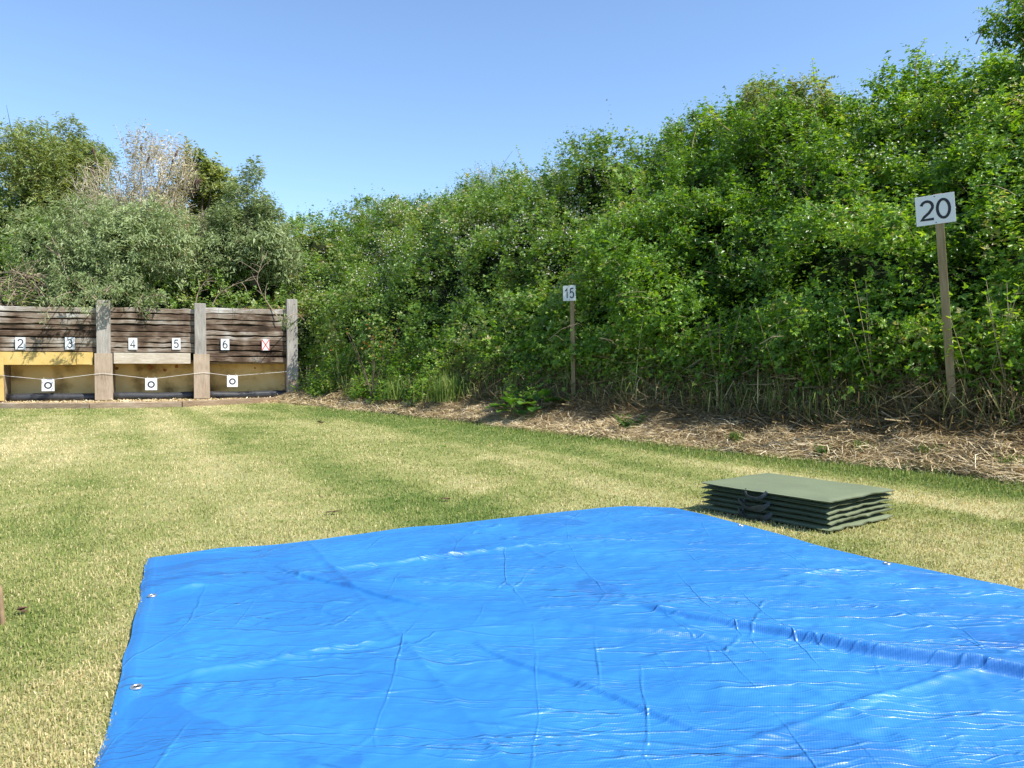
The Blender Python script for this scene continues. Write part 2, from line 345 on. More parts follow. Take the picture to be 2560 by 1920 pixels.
# tangle of fallen stalks lying at all angles in the shade
nn = 15000; t = 1.5 + 23 * rng.random(nn) ** 1.4; s = .75 + 1.1 * rng.random(nn); x, y = xy(s, t)
a = rng.uniform(0, 6.28, nn); pt_ = rng.normal(.2, .45, nn); dd = np.stack([np.cos(a) * np.cos(pt_), np.sin(a) * np.cos(pt_), np.sin(pt_)], 1)
STK = (np.array([(-.5, .012, 0), (-.5, -.012, 0), (0, -.012, .05), (.5, -.004, 0), (.5, .004, 0), (0, .012, .05)]), np.array([(0, 1, 2, 5), (5, 2, 3, 4)]))
scatter(g, STK, np.stack([x, y, ground_h(x, y) + (.03 + .75 * rng.random(nn) ** 2 * sstep(.8, 1.6, s))], 1), dd, rng.normal(0, 1, (nn, 3)), .2 + .5 * rng.random(nn), np.clip(rng.normal(.35, .25, nn), 0, 1), 0, 1.0)
nn = 11000; t = 2 + 22 * rng.random(nn) ** 1.2; s = .9 + .9 * rng.random(nn) - .2 * sstep(10, 16, t); x, y = xy(s, t)
k = rng.random(nn) < .12 + 1.3 * sstep(.5, .72, vnoise(t * .9, 9.1, seed=27)) * (.25 + .75 * sstep(7, 12, t)); x, y = x[k], y[k]; nn = len(x)
blades(g, np.stack([x, y, ground_h(x, y) - .02], 1), .2 + .6 * rng.random(nn), .005 + .0008 * y, np.clip(rng.normal(.6, .3, nn), .02, 1.2), np.clip(rng.normal(.4, .25, nn), 0, 1), 1)
# trailing leaves low down
nn = 2600; t = 1.5 + 23 * rng.random(nn); s = 1.35 + .4 * rng.random(nn); x, y = xy(s, t); k = vnoise(t * 1.3, 4.4, seed=28) > .42; x, y = x[k], y[k]; nn = len(x)
shoots_later = np.stack([x, y, ground_h(x, y) + .1 + .9 * rng.random(nn)], 1)
uo = g.build('undergrowth', [M['drystalk'], M['grass']]); tag(uo, 'tall dry stalks and rank grass standing under the thicket', 'undergrowth', kind='stuff')

# ------------------------------------------------------------------ bramble thickets
PA = np.array([(1.5, .45), (1.4, .95), (1.35, 1.5), (1.6, 2.25), (2.3, 3.0), (3.3, 3.9), (4.3, 4.75), (5.3, 5.6), (6.3, 6.2), (7.6, 6.35), (9.5, 6.0), (11, 4.6)])
def prof(P, q):
    d = np.concatenate([[0], np.cumsum(np.linalg.norm(np.diff(P, axis=0), axis=1))]); d /= d[-1]
    return np.interp(q, d, P[:, 0]), np.interp(q, d, P[:, 1])
def lump(p, amp):
    a = fbm(p[:, 0] * .42, p[:, 1] * .42, p[:, 2] * .5, seed=40, oct=2) - .5
    b_ = fbm(p[:, 0] * 1.1, p[:, 1] * 1.1, p[:, 2] * 1.2, seed=44, oct=2) - .5
    r = 1 - np.abs(vnoise(p[:, 0] * .8, p[:, 1] * .8, p[:, 2] * .9, seed=49) - .5) * 2
    return amp * (1.35 * a + 1.5 * b_ - .85 * sstep(.68, 1, r) + .14)
def surfA(q, t, inset=0.0, amp=1.0):
    s, h = prof(PA, q); s1, h1 = prof(PA, np.minimum(q + .01, 1)); s0, h0 = prof(PA, np.maximum(q - .01, 0))
    k = np.interp(t, [-5, 4, 6.5, 8.5, 12, 15, 20, 26, 34], [1.03, 1.0, .99, 1.0, 1.07, 1.13, 1.17, 1.22, 1.27])
    h = .45 + (h - .45) * k; ds, dh = s1 - s0, (h1 - h0) * k; ln = np.hypot(ds, dh) + 1e-9
    ns, nh = -dh / ln, ds / ln
    x, y = xy(s, t); n3 = np.stack([ns * N2[0], ns * N2[1], nh], 1); p = np.stack([x, y, h], 1)
    dsp = lump(p, amp) * sstep(0, .18, q) - inset
    return p + n3 * dsp[:, None], n3
PB = np.array([(.22, 1.6), (.25, 2.45), (.5, 2.85), (1.3, 3.3), (2.5, 4.2), (4, 5.3), (5.8, 6.4), (7.5, 7.1), (9.5, 7.0), (11.5, 5.6)])
def surfB(q, t, inset=0.0, amp=.8):
    s, h = prof(PB, q); s1, h1 = prof(PB, np.minimum(q + .01, 1)); s0, h0 = prof(PB, np.maximum(q - .01, 0))
    ds, dh = s1 - s0, h1 - h0; ln = np.hypot(ds, dh) + 1e-9; ns, nh = -dh / ln, ds / ln
    p2 = BO + np.outer(t, B2) + np.outer(s, BN); p = np.stack([p2[:, 0], p2[:, 1], h], 1); n3 = np.stack([ns * BN[0], ns * BN[1], nh], 1)
    return p + n3 * (lump(p, amp) * sstep(.05, .3, q) - inset)[:, None], n3

def shoots(g, P, Nn, Ls, K, T, lsz, up=.35, mat=0, tb=.45, tv=.2, canemat=1, canefrac=.15, crad=.004):
    n = len(P); d = unit(Nn * .75 + np.array([[0, 0, up]]) + rng.normal(0, .55, (n, 3)))
    base_t = np.clip(tb + tv * rng.normal(0, 1, n) * .6 + .50 * (vnoise(P[:, 0] * .9, P[:, 1] * .9, P[:, 2] * .9, seed=60) - .45) + .30 * (vnoise(P[:, 0] * 2.7, P[:, 1] * 2.7, P[:, 2] * 2.7, seed=67) - .5), 0, 1)
    Ls = np.broadcast_to(Ls, (n,))
    droop = rng.uniform(.1, .7, n); szn = np.exp(rng.normal(0, .28, n))
    pos, dirs, nr, tn, sz = [], [], [], [], []
    for k in range(K):
        f = (k + .5) / K
        p = P + d * (Ls * f)[:, None]; p[:, 2] -= droop * Ls * f * f * .6
        az = rng.uniform(0, 2 * math.pi, n); sidev = unit(np.cross(d, np.stack([np.cos(az), np.sin(az), rng.normal(0, .6, n)], 1)))
        dd = unit(sidev + d * .5 + np.array([[0, 0, -.15]]))
        nv = unit(np.array([[0, 0, 1.]]) * .8 + Nn * .5 + rng.normal(0, .45, (n, 3)))
        pos.append(p + dd * .02); dirs.append(dd); nr.append(nv); tn.append(np.clip(base_t + rng.normal(0, .13, n) + .12 * f, 0, 1)); sz.append(lsz * rng.uniform(.7, 1.2, n) * szn * (1.1 - .35 * f))
    scatter(g, T, np.concatenate(pos), np.concatenate(dirs), np.concatenate(nr), np.concatenate(sz), np.concatenate(tn), mat)
    for i in np.nonzero(rng.random(n) < canefrac)[0]:
        f = np.linspace(-.15, 1, 5)[:, None]; c = P[i] + d[i] * Ls[i] * f; c[:, 2] -= droop[i] * Ls[i] * f[:, 0] ** 2 * .6 * np.sign(f[:, 0])
        g.tube(c, np.linspace(crad, crad * .4, 5), .5, canemat, k=3, cap=False)

PETAL = (np.array([(0, 0, 0)] + [(math.cos(a) * (1 if i % 2 == 0 else .45), math.sin(a) * (1 if i % 2 == 0 else .45), .12) for i, a in enumerate(np.arange(10) * math.pi / 5)]),
         np.array([(0, i + 1, (i + 1) % 10 + 1) for i in range(10)]))
def thicket(surf, t0, t1, nsh, K, lsz, name, label, cat, mats, q1=.93, tpow=1.0, blossoms=0, T=TRI4, smin=1.0, blq=(.35, .85), q0=0.0, s0=None, s1=None, fade=None):
    g = Geo()
    q = np.linspace(0, 1, 60); tt = np.arange(t0, t1, .3); Q, TT = np.meshgrid(q, tt, indexing='ij')
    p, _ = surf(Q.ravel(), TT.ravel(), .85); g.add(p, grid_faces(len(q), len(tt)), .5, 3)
    a0, a1 = (t0 if s0 is None else s0), (t1 if s1 is None else s1); tsh = a0 + (a1 - a0) * rng.random(nsh) ** tpow
    if fade: tsh = tsh[rng.random(nsh) < sstep(fade[0], fade[1], tsh)]; nsh = len(tsh)
    qs = q0 + (q1 - q0) * rng.random(nsh)
    inset = .52 * rng.random(nsh) ** .9 - .03
    P, Nn = surf(qs, tsh, inset)
    sc = 1 + .014 * np.maximum(np.linalg.norm(P[:, :2], axis=1) - 10, 0)
    L = rng.uniform(.18, .55, nsh); L = np.where(rng.random(nsh) < .06, L * 2.0, L)
    shoots(g, P, Nn, L, K, T, lsz * sc, canefrac=.10)
    if blossoms:
        tb = t0 + (t1 - t0) * rng.random(blossoms) ** tpow; qb = rng.uniform(*blq, blossoms)
        P, Nn = surf(qb, tb, -.10); kk = vnoise(P[:, 0] * .8, P[:, 1] * .8, P[:, 2], seed=71) > .5; P, Nn = P[kk], Nn[kk]
        m_ = 4; P2 = np.repeat(P, m_, 0) + rng.normal(0, .07, (len(P) * m_, 3)); N3 = np.repeat(Nn, m_, 0) + rng.normal(0, .4, (len(P) * m_, 3))
        dist = np.linalg.norm(P2[:, :2], axis=1)
        scatter(g, PETAL, P2, rng.normal(0, 1, P2.shape), N3, .011 + .00045 * dist, .5, 2)
    o = g.build(name, mats); tag(o, label, cat, kind='stuff'); return o
MB = [M['bramble'], M['cane'], M['blossom'], M['core_shade']]
MBF = [M['bramble_far'], M['cane'], M['blossom'], M['core_shade']]
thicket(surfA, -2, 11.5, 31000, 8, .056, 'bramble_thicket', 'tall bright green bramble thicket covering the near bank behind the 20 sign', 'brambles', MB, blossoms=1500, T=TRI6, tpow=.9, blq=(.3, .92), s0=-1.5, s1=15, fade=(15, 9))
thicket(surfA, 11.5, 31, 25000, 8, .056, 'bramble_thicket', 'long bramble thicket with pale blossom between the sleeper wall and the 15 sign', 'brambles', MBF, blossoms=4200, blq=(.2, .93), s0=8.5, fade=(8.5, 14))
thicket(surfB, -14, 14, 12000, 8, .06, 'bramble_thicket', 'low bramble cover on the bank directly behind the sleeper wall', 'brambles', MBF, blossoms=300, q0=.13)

g = Geo(); nl_ = len(shoots_later); shoots(g, shoots_later, np.tile(np.array([[-N2[0], -N2[1], .2]]), (nl_, 1)), rng.uniform(.15, .45, nl_), 6, TRI4, .06, up=.1)
nn = 3000; t = 11 + 12.1 * rng.random(nn); s = .4 + 1.15 * rng.random(nn); k = rng.random(nn) < (.25 + .75 * sstep(12, 17, t)) * 1.3 * sstep(.3, .7, vnoise(t * 1.2, s * 1.5, seed=29)) * sstep(24, 21.5, t); t, s = t[k], s[k]; nn = len(t); x, y = xy(s, t)
hp = np.stack([x, y, ground_h(x, y) + rng.random(nn) * (.1 + .9 * (s - .2)) * (.5 + .9 * vnoise(t * 1.6, 2.2, seed=30))], 1)
shoots(g, hp, np.tile(np.array([[-N2[0] * .6, -N2[1] * .6, .8]]), (nn, 1)), rng.uniform(.15, .5, nn), 8, TRI4, .055, up=.5, tb=.48)
o = g.build('trailing_bramble', MB); tag(o, 'loose trailing bramble and leafy weeds low down along the thicket foot', 'brambles', kind='stuff')

# ------------------------------------------------------------------ shrubs
def shrub(name, label, cat, px, py_base, depth, top_px, top_py, rx, leafmat, lsize, nsh, seed, T=WILLOW, K=9, lobes=12, stemmat='trunk', leafy=1.0, up=.6, squash=1.0, group=None, spikes=0, Lsh=.45, ztop=None, conical=0.0, nstem=7):
    """shrub with its foot at pixel (px, py_base) at the given depth, top at (top_px, top_py)"""
    global rng
    keep_rng = rng; rng = np.random.default_rng(seed)
    base = at_depth(px, py_base, depth); top = at_depth(top_px, top_py, depth); H = top[2] - base[2]
    root = empty(name, base); tag(root, label, cat, group)
    base0 = np.array([0., 0, 0]); top0 = top - base
    # lobes
    lc = []; lr = []
    for i in range(lobes):
        f = rng.uniform(.12, .82); wd = rx * (math.sin(math.pi * (f * .68 + .18)) ** .6) * (1 - conical * f)
        a = rng.uniform(0, 2 * math.pi); rr = wd * math.sqrt(rng.uniform(.05, .7))
        lc.append(np.array([top0[0] * f + rr * math.cos(a), rr * math.sin(a) * .8, H * f])); lr.append(rx * rng.uniform(.34, .6) * (1 - conical * f * .6))
    lc.append(top0 * np.array([1, 1, 1]) - np.array([0, 0, rx * .28])); lr.append(rx * .28)
    lc = np.array(lc); lr = np.array(lr)
    g = Geo()
    for i in range(nstem):
        tgt = lc[i % len(lc)]; f = np.linspace(0, 1, 7)[:, None]
        c = base0 + np.array([rng.normal(0, .08), rng.normal(0, .08), -.2]) + (tgt + np.array([0, 0, lr[i % len(lc)] * .6])) * f + np.cumsum(rng.normal(0, .05, (7, 3)), 0) * f
        c[:, 2] += np.sin(f[:, 0] * math.pi) * H * .06
        g.tube(c, np.linspace(.045, .012, 7) * H / 4, .5, 0, k=6)
        for j in range(6):
            s_ = c[rng.integers(2, 7)]; e = s_ + unit(rng.normal(0, 1, 3) + np.array([0, 0, .9])) * rng.uniform(.4, 1.1) * lr[i % len(lc)] * 1.6
            mid = (s_ + e) / 2 + rng.normal(0, .05, 3); g.tube(np.array([s_, mid, e]), [.014 * H / 4, .009 * H / 4, .004], .5, 0, k=4)
    g.build('stems', M[stemmat], root)
    g = Geo()
    w = lr ** 2; idx = rng.choice(len(lc), nsh, p=w / w.sum())
    dv = unit(rng.normal(0, 1, (nsh, 3))); rad = lr[idx] * rng.uniform(.35, 1.0, nsh) ** .5
    P = lc[idx] + dv * rad[:, None] * np.array([[1, .9, squash]]); P = P[P[:, 2] > -.1]; dv = dv[:len(P)]
    dv = unit(P - np.array([[0, 0, H * .35]]) )
    shoots(g, P, dv, Lsh * rng.uniform(.5, 1.2, len(P)), K, T, lsize, up=up, canefrac=.25 if leafy >= 1 else .9, crad=.007, tb=.5)
    g.build('crown', [M[leafmat], M['pale_twig' if leafy < 1 else 'cane']], root)
    if spikes:
        for i in range(spikes):
            g = Geo()
            a = rng.uniform(-1, 1); p0 = top0 * .82 + np.array([a * rx * .85, rng.normal(0, .3), rng.uniform(-.5, .1) - abs(a) * H * .12]); ln = rng.uniform(.4, .75)
            ld = np.array([a * .35, rng.normal(0, .15), 1.]); ld /= np.linalg.norm(ld)
            g.tube(np.array([p0, p0 + ld * ln * .6, p0 + ld * ln]), [.008, .006, .005], .5, 0, k=4)
            f = np.linspace(0, 1, 5)[:, None]; g.tube(p0 + ld * ln + ld * .28 * f, np.array([.012, .035, .04, .028, .006]), .5, 0, k=6)
            g.build('flower_spike', M['spike'], root)
    rng = keep_rng
    return root
shrub('green_bush', 'broad dark green bush at the far left edge behind the sleeper wall', 'bush', 70, 790, 27.5, 90, 318, 2.5, 'green_bush', .15, 4200, 101, lobes=22)
shrub('green_bush', 'dark leafy bush with a rounded top just left of the bare pale bush', 'bush', 200, 760, 28.2, 175, 300, 1.5, 'green_bush', .15, 2400, 102, lobes=14)
shrub('dried_bush', 'pale dried out bush with bare cream twigs and dark flower spikes', 'bush', 345, 740, 25.9, 345, 335, 2.1, 'dead_leaf', .12, 4600, 103, lobes=20, stemmat='pale_twig', leafy=.5, K=5, up=1.2, spikes=9, nstem=34, Lsh=.75)
shrub('buddleia_bush', 'large grey green bush leaning out over the sleeper wall in front of the dried bush', 'bush', 270, 775, 24.0, 280, 530, 2.2, 'buddleia', .14, 4400, 104, lobes=22)
shrub('buddleia_bush', 'low grey green bush hanging over the top of the first post', 'bush', 250, 785, 22.6, 270, 665, 1.25, 'buddleia', .11, 1000, 105, lobes=9, squash=.7)
shrub('maple_sapling', 'yellowish green sapling with broad leaves right of the dried bush', 'sapling', 500, 740, 27.2, 480, 372, 1.3, 'green_bush', .13, 1800, 106, T=LEAF6, lobes=16, up=.4)
shrub('buddleia_bush', 'pointed grey green bush rising beside the yellowish sapling', 'bush', 635, 700, 26.0, 628, 412, 1.45, 'buddleia', .14, 2600, 107, lobes=20, conical=.8, up=1.0)
shrub('buddleia_bush', 'small grey green bush between the sapling and the pointed bush', 'bush', 555, 720, 26.2, 555, 530, 1.3, 'buddleia', .13, 1700, 108, lobes=11)
shrub('wispy_shrub', 'thin grey leaved shrub on the skyline above the middle of the bank', 'shrub', 1200, 600, 26.5, 1190, 425, 1.35, 'buddleia', .085, 800, 109, lobes=10, up=1.2, K=7)
shrub('ridge_shrub', 'dark rounded shrub on the ridge of the bank', 'shrub', 1965, 400, 15.5, 1975, 218, .85, 'green_bush', .065, 1500, 110, T=LEAF6, lobes=10, Lsh=.3)
shrub('ridge_shrub', 'dark shrub rising out of the top right corner', 'shrub', 2690, 320, 11.8, 2665, -30, 1.05, 'bramble', .07, 3200, 111, T=LEAF6, lobes=18, Lsh=.3)

# bramble shoots against the sky
def sky_shoot(px0, py0, px1, py1, depth, seed, label):
    r = np.random.default_rng(seed); a, b_ = at_depth(px0, py0, depth), at_depth(px1, py1, depth)
    root = empty('bramble_shoot', a); tag(root, label, 'shoot', 'young shoots on the skyline of the bank')
    f = np.linspace(0, 1, 8)[:, None]; c = (b_ - a) * f; side = np.cross(b_ - a, [0, 1, 0]); side /= np.linalg.norm(side)
    c += side * np.sin(f * math.pi) * .1 * np.linalg.norm(b_ - a)
    g = Geo(); g.tube(c, np.linspace(.012, .004, 8), .5, 0, k=5); g.build('stem', M['cane'], root)
    n = 16; fi = np.linspace(.3, 1, n); P = np.stack([np.interp(fi, f[:, 0], c[:, k]) for k in range(3)], 1)
    az = np.arange(n) * 2.4; D = np.stack([np.cos(az), np.sin(az) * .8, .25 + 0 * az], 1); g = Geo()
    scatter(g, TRI6, P, D, np.array([[0, -.2, 1.]]) + r.normal(0, .3, (n, 3)), .085 * (1.25 - .6 * fi), r.uniform(.5, .9, n)); g.build('leaves', M['bramble'], root)
sky_shoot(2060, 240, 2032, 150, 14.2, 1, 'upright leafy shoot standing above the dark ridge shrub')
sky_shoot(1830, 330, 1763, 245, 14.6, 2, 'leafy shoot leaning left at the skyline step of the bank')
sky_shoot(1730, 370, 1780, 270, 15.5, 3, 'short leafy shoot at the lowest step of the near ridge')
sky_shoot(2290, 190, 2312, 100, 13.0, 4, 'thin shoot on the ridge below the top right corner')
sky_shoot(1345, 450, 1292, 365, 20.0, 5, 'curved thin shoot on the ridge above the 15 sign')
sky_shoot(2440, 110, 2500, 40, 12.0, 6, 'bent shoot beside the shrub in the top right corner')

def overhang(pts, depths, nsh, seed, label, lsz=.12):
    global rng
    kr = rng; rng = np.random.default_rng(seed); P = np.array([at_depth(a, c, d) for (a, c), d in zip(pts, depths)]); p0 = P[0].copy(); P = P - p0
    root = empty('leafy_branch', p0); tag(root, label, 'branch', 'leafy branches hanging over the sleeper wall')
    ff = np.linspace(0, 1, 14); f = np.linspace(0, 1, len(P)); C = np.stack([np.interp(ff, f, P[:, k]) for k in range(3)], 1); C[1:-1] = (C[:-2] + C[1:-1] * 2 + C[2:]) / 4
    g = Geo(); g.tube(C, np.linspace(.022, .006, 14), .5, 0, k=5); q = []
    for i in range(10):
        k = rng.integers(4, 14); d = unit(rng.normal(0, 1, 3) + np.array([.3, -.4, -.1])); e = C[k] + d * rng.uniform(.25, .6); g.tube(np.array([C[k], (C[k] + e) / 2 + [0, 0, .03], e]), [.008, .005, .003], .5, 0, k=4); q += [C[k] + (e - C[k]) * w_ for w_ in rng.uniform(.3, 1, nsh // 10)]
    g.build('stem', M['twig'], root); g = Geo(); q = np.array(q)
    shoots(g, q, unit(rng.normal(0, 1, q.shape)), rng.uniform(.12, .3, len(q)), 7, WILLOW, lsz, up=0); g.build('leaves', [M['buddleia'], M['cane']], root); rng = kr
overhang([(300, 740), (262, 722), (225, 735), (190, 762)], [23.2, 21.9, 20.9, 20.6], 60, 1, 'leafy branch arching out to the left of the first post above number 3')
overhang([(215, 745), (180, 728), (140, 742), (118, 772)], [23.0, 21.9, 20.9, 20.5], 40, 2, 'leafy branch hanging over the sleepers between numbers 2 and 3')
overhang([(420, 745), (400, 735), (370, 742), (345, 760)], [23.6, 22.9, 22.45, 22.25], 60, 3, 'leafy branch resting along the top sleeper of the middle bay')
overhang([(300, 730), (288, 712), (272, 716), (262, 738)], [23.0, 22.0, 21.2, 21.0], 40, 4, 'small leafy branch drooping behind the top of the first post')
overhang([(760, 800), (742, 782), (722, 790), (706, 815)], [24.2, 23.6, 23.2, 23.0], 30, 5, 'thin leafy branch drooping across the top of the right post', .09)

# ------------------------------------------------------------------ timber backstop
sleeper_m = wood('sleeper_wood', [(0, (.032, .022, .015)), (.3, (.10, .066, .045)), (.55, (.21, .165, .125)), (.8, (.33, .30, .265)), (1, (.50, .475, .44))], tw=.9, blotch=.8)
post_m = wood('post_wood', [(0, (.10, .085, .075)), (.4, (.25, .23, .205)), (.7, (.38, .355, .32)), (1, (.50, .47, .43))], (14, 14, 1), blotch=.25, tw=.3)
kerb_m = wood('kerb_wood', [(0, (.08, .055, .035)), (.5, (.25, .18, .12)), (1, (.46, .38, .29))], blotch=.35)
ply_m = wood('plywood', [(0, (.16, .115, .08)), (.4, (.32, .25, .18)), (.8, (.43, .345, .26)), (1, (.52, .38, .29))], (8, 8, 1.2), blotch=.45)
grey_ply = wood('grey_plywood', [(0, (.22, .17, .12)), (.45, (.42, .36, .28)), (1, (.62, .57, .48))], (1.5, 6, 6), blotch=.4)
yel_m = wood('yellow_board', [(0, (.30, .18, .05)), (.35, (.50, .34, .11)), (.7, (.58, .42, .15)), (1, (.64, .46, .25))], (1.5, 2, 1.2), blotch=.3, rough=.6)
back_m = wood('stained_plywood', [(0, (.20, .12, .045)), (.25, (.48, .31, .12)), (.6, (.80, .55, .23)), (1, (.84, .62, .30))], (1, 1, 1), blotch=.9, scale=1.6)
rust_m = plain('rust_patch', (.33, .12, .05), .9, .1, .3, 20)
rub_m = plain('black_rubber', (.035, .036, .04), .45, .5, .3, 12)
brz = math.atan2(B2[1], B2[0])
bs = empty('timber_backstop', (BO[0], BO[1], 0), brz)
tag(bs, 'weathered sleeper wall with three target bays at the end of the lawn', 'backstop')
# local frame: x = r, y = away, z = up
def sleeper_panel(x0, x1, zs, tints, seed):
    r = np.random.default_rng(seed); g = Geo(); nx = 44
    for k in range(len(zs) - 1):
        z1, z0 = zs[k], zs[k + 1]; xs = np.linspace(x0, x1, nx)
        wav = lambda o: .030 * (vnoise(xs * 1.3, o * 3.1, seed=seed) - .5) * 2 + .018 * (vnoise(xs * 5, o * 7.7, seed=seed + 1) - .5) * 2
        zt = z1 - .014 + wav(k + .1); zb = z0 + .012 + wav(k + .6); yf = r.uniform(-.022, .022) + .016 * (vnoise(xs * 1.7, k * 5.3, seed=seed + 2) - .5)
        dn = .22; bv = .012
        ring = np.stack([np.stack([xs, yf + 0 * xs, zb + bv], 1), np.stack([xs, yf, zt - bv], 1), np.stack([xs, yf + bv, zt], 1), np.stack([xs, 0 * xs + dn, zt], 1), np.stack([xs, 0 * xs + dn, zb], 1), np.stack([xs, yf + bv, zb], 1)], 1)
        i = np.arange(nx - 1)[:, None] * 6; j = np.arange(6)[None]
        f = np.stack([i + j, i + 6 + j, i + 6 + (j + 1) % 6, i + (j + 1) % 6], -1).reshape(-1, 4)
        tn = np.full(nx, tints[k % len(tints)] - .04) + .35 * (vnoise(xs * .9, k * 3.7, seed=seed + 5) - .5)
        g.add(ring.reshape(-1, 3), f, np.repeat(tn, 6))
        b0 = g.n - nx * 6
        g.f.append(np.array([[b0, b0 + 1, b0 + 2, b0 + 3, b0 + 4, b0 + 5][::-1], [b0 + (nx - 1) * 6 + q for q in range(6)]])); g.m.append(np.zeros(2))
    g.box(x0, x1, .1, .2, zs[-1] + .01, zs[0] - .03, 0.0)
    return g.build('sleeper_panel', sleeper_m, bs)
def hpx(px, ys): return [bl(px, y)[1] for y in ys]
r0 = bl(0, 900)[0] - 1.2
P1 = [bl(240, 800, .15)[0], bl(275, 800, .15)[0]]; P2 = [bl(486, 800, .15)[0], bl(515, 800, .15)[0]]; P3 = [bl(717, 800, .15)[0], bl(744, 800, .15)[0]]
PL = [P1[0] - 2.85, P1[0] - 2.45]
sleeper_panel(PL[1] - .1, P1[0] + .02, hpx(130, [765.5, 781, 796, 810, 826, 843, 858, 869, 880]), [.72, .66, .5, .2, .12, .62, .66, .6], 1)
sleeper_panel(P1[1] - .02, P2[0] + .02, hpx(380, [770, 784, 799, 813, 829, 842, 857, 869, 882]), [.72, .5, .68, .22, .38, .5, .56, .42], 2)
sleeper_panel(P2[1] - .02, P3[0] + .02, hpx(620, [772, 786, 800, 813, 828, 840, 851, 864, 878, 892, 906]), [.86, .6, .55, .2, .5, .58, .34, .26, .3, .42], 3)
def bbox(name, x0, x1, y0, y1, z0, z1, m_, tint=.5, bev=.008, parent=bs):
    g = Geo(); g.box(x0, x1, y0, y1, z0, z1, tint); o = g.build(name, m_, parent)
    md = o.modifiers.new('bevel', 'BEVEL'); md.width = bev; md.segments = 2
    return o
def post(x0, x1, pyt, px, tint):
    o = bbox('post', x0, x1, -.15, .24, -.1, bl(px, pyt, .15)[1], post_m, tint, .015)
post(P1[0], P1[1], 750, 257, .55); post(P2[0], P2[1], 758, 500, .45); post(P3[0], P3[1], 748, 731, .5); post(PL[0], PL[1], 750, 20, .5)
RD = .85   # recess depth
for (a, c, pt, pb, px) in ((236.5, 281.5, 883, 1000, 257), (484.5, 524.5, 885, 996, 503)):
    x0, x1 = bl(a, 940, .19)[0], bl(c, 940, .19)[0]
    bbox('facing_board', x0, x1, -.19, -.152, bl(px, pb, .19)[1], bl(px, pt, .19)[1], ply_m, .55 if px < 300 else .6, .003)
    bbox('divider', x0 + .03, x1 - .03, -.149, RD, .02, bl(px, pt, .19)[1] - .05, ply_m, .25, .003)
xL1 = bl(9, 950, .19)[0]
bbox('facing_board', xL1 - .55, xL1, -.19, -.152, bl(5, 1002, .19)[1], bl(5, 893, .19)[1], yel_m, .6, .003)
bbox('divider', xL1 - .5, xL1 - .03, -.149, RD, .02, bl(5, 893, .19)[1] - .03, ply_m, .25, .003)
x3 = bl(718, 960, .15)[0]; bbox('divider', x3 + .01, x3 + .35, -.13, RD, .02, bl(718, 905)[1], ply_m, .25, .003)
bbox('facing_board', x3 + .02, x3 + .36, -.17, -.153, .08, bl(718, 950, .19)[1], ply_m, .45, .003)
# header boards
bbox('header_board', xL1 - .55, bl(232, 890, .1)[0], -.10, .20, bl(120, 912, .1)[1], bl(130, 880)[1] - .004, yel_m, .6, .003)
x0 = bl(192, 905, .12)[0]; bbox('board_flap', x0, bl(225, 905, .12)[0], -.125, -.104, bl(200, 911, .12)[1], bl(200, 882, .12)[1], yel_m, .7, .002)
bbox('header_board', bl(284, 890, .1)[0], bl(476, 890, .1)[0], -.10, .20, bl(380, 909, .1)[1], bl(380, 882)[1] - .004, grey_ply, .55, .003)
# recess: ceiling, back
for (a, c, zt, nm) in ((xL1, P1[0], bl(120, 900)[1], 1), (P1[1], P2[0], bl(380, 900)[1], 2), (P2[1], P3[0], bl(620, 905)[1], 3)):
    bbox('back_board', a - .1, c + .1, RD - .04, RD, .0, zt + .0, back_m, .62, .002)
    bbox('bay_ceiling', a - .02, c + .02, .225, RD - .045, zt - .06, zt, ply_m, .2, .002)
    g = Geo(); xs = np.linspace(a - .02, c + .02, 12); g.tube(np.stack([xs, 0 * xs + .30, .20 + .012 * np.sin(xs * 3)], 1), .12, .5, 0, k=20); g.build('rubber_roll', rub_m, bs, True)
for (px, py, rx_, rz_) in ((291, 921, .07, .05), (376, 918, .06, .09), (412, 925, .06, .05), (441, 916, .06, .05), (637, 920, .03, .03)):
    d = ray(px, py); O = BO + BN * (RD - .045); k = (O @ BN) / (d[:2] @ BN); p = d * k; r_ = (p[:2] - BO) @ B2; z_ = CAMH + p[2]
    an = np.arange(14) * 2 * math.pi / 14; q = .7 + .5 * np.random.default_rng(px).random(14)
    g = Geo(); v = np.stack([r_ + rx_ * q * np.cos(an), 0 * an + RD - .044, z_ + rz_ * q * np.sin(an)], 1); v2 = v.copy(); v2[:, 1] -= .004
    g.add(np.concatenate([v, v2]), np.array([[j, (j + 1) % 14, 14 + (j + 1) % 14, 14 + j] for j in range(14)])); g.f.append(np.array([[14 + j for j in range(14)]])); g.m.append(np.zeros(1)); g.build('rust_patch', rust_m, bs)
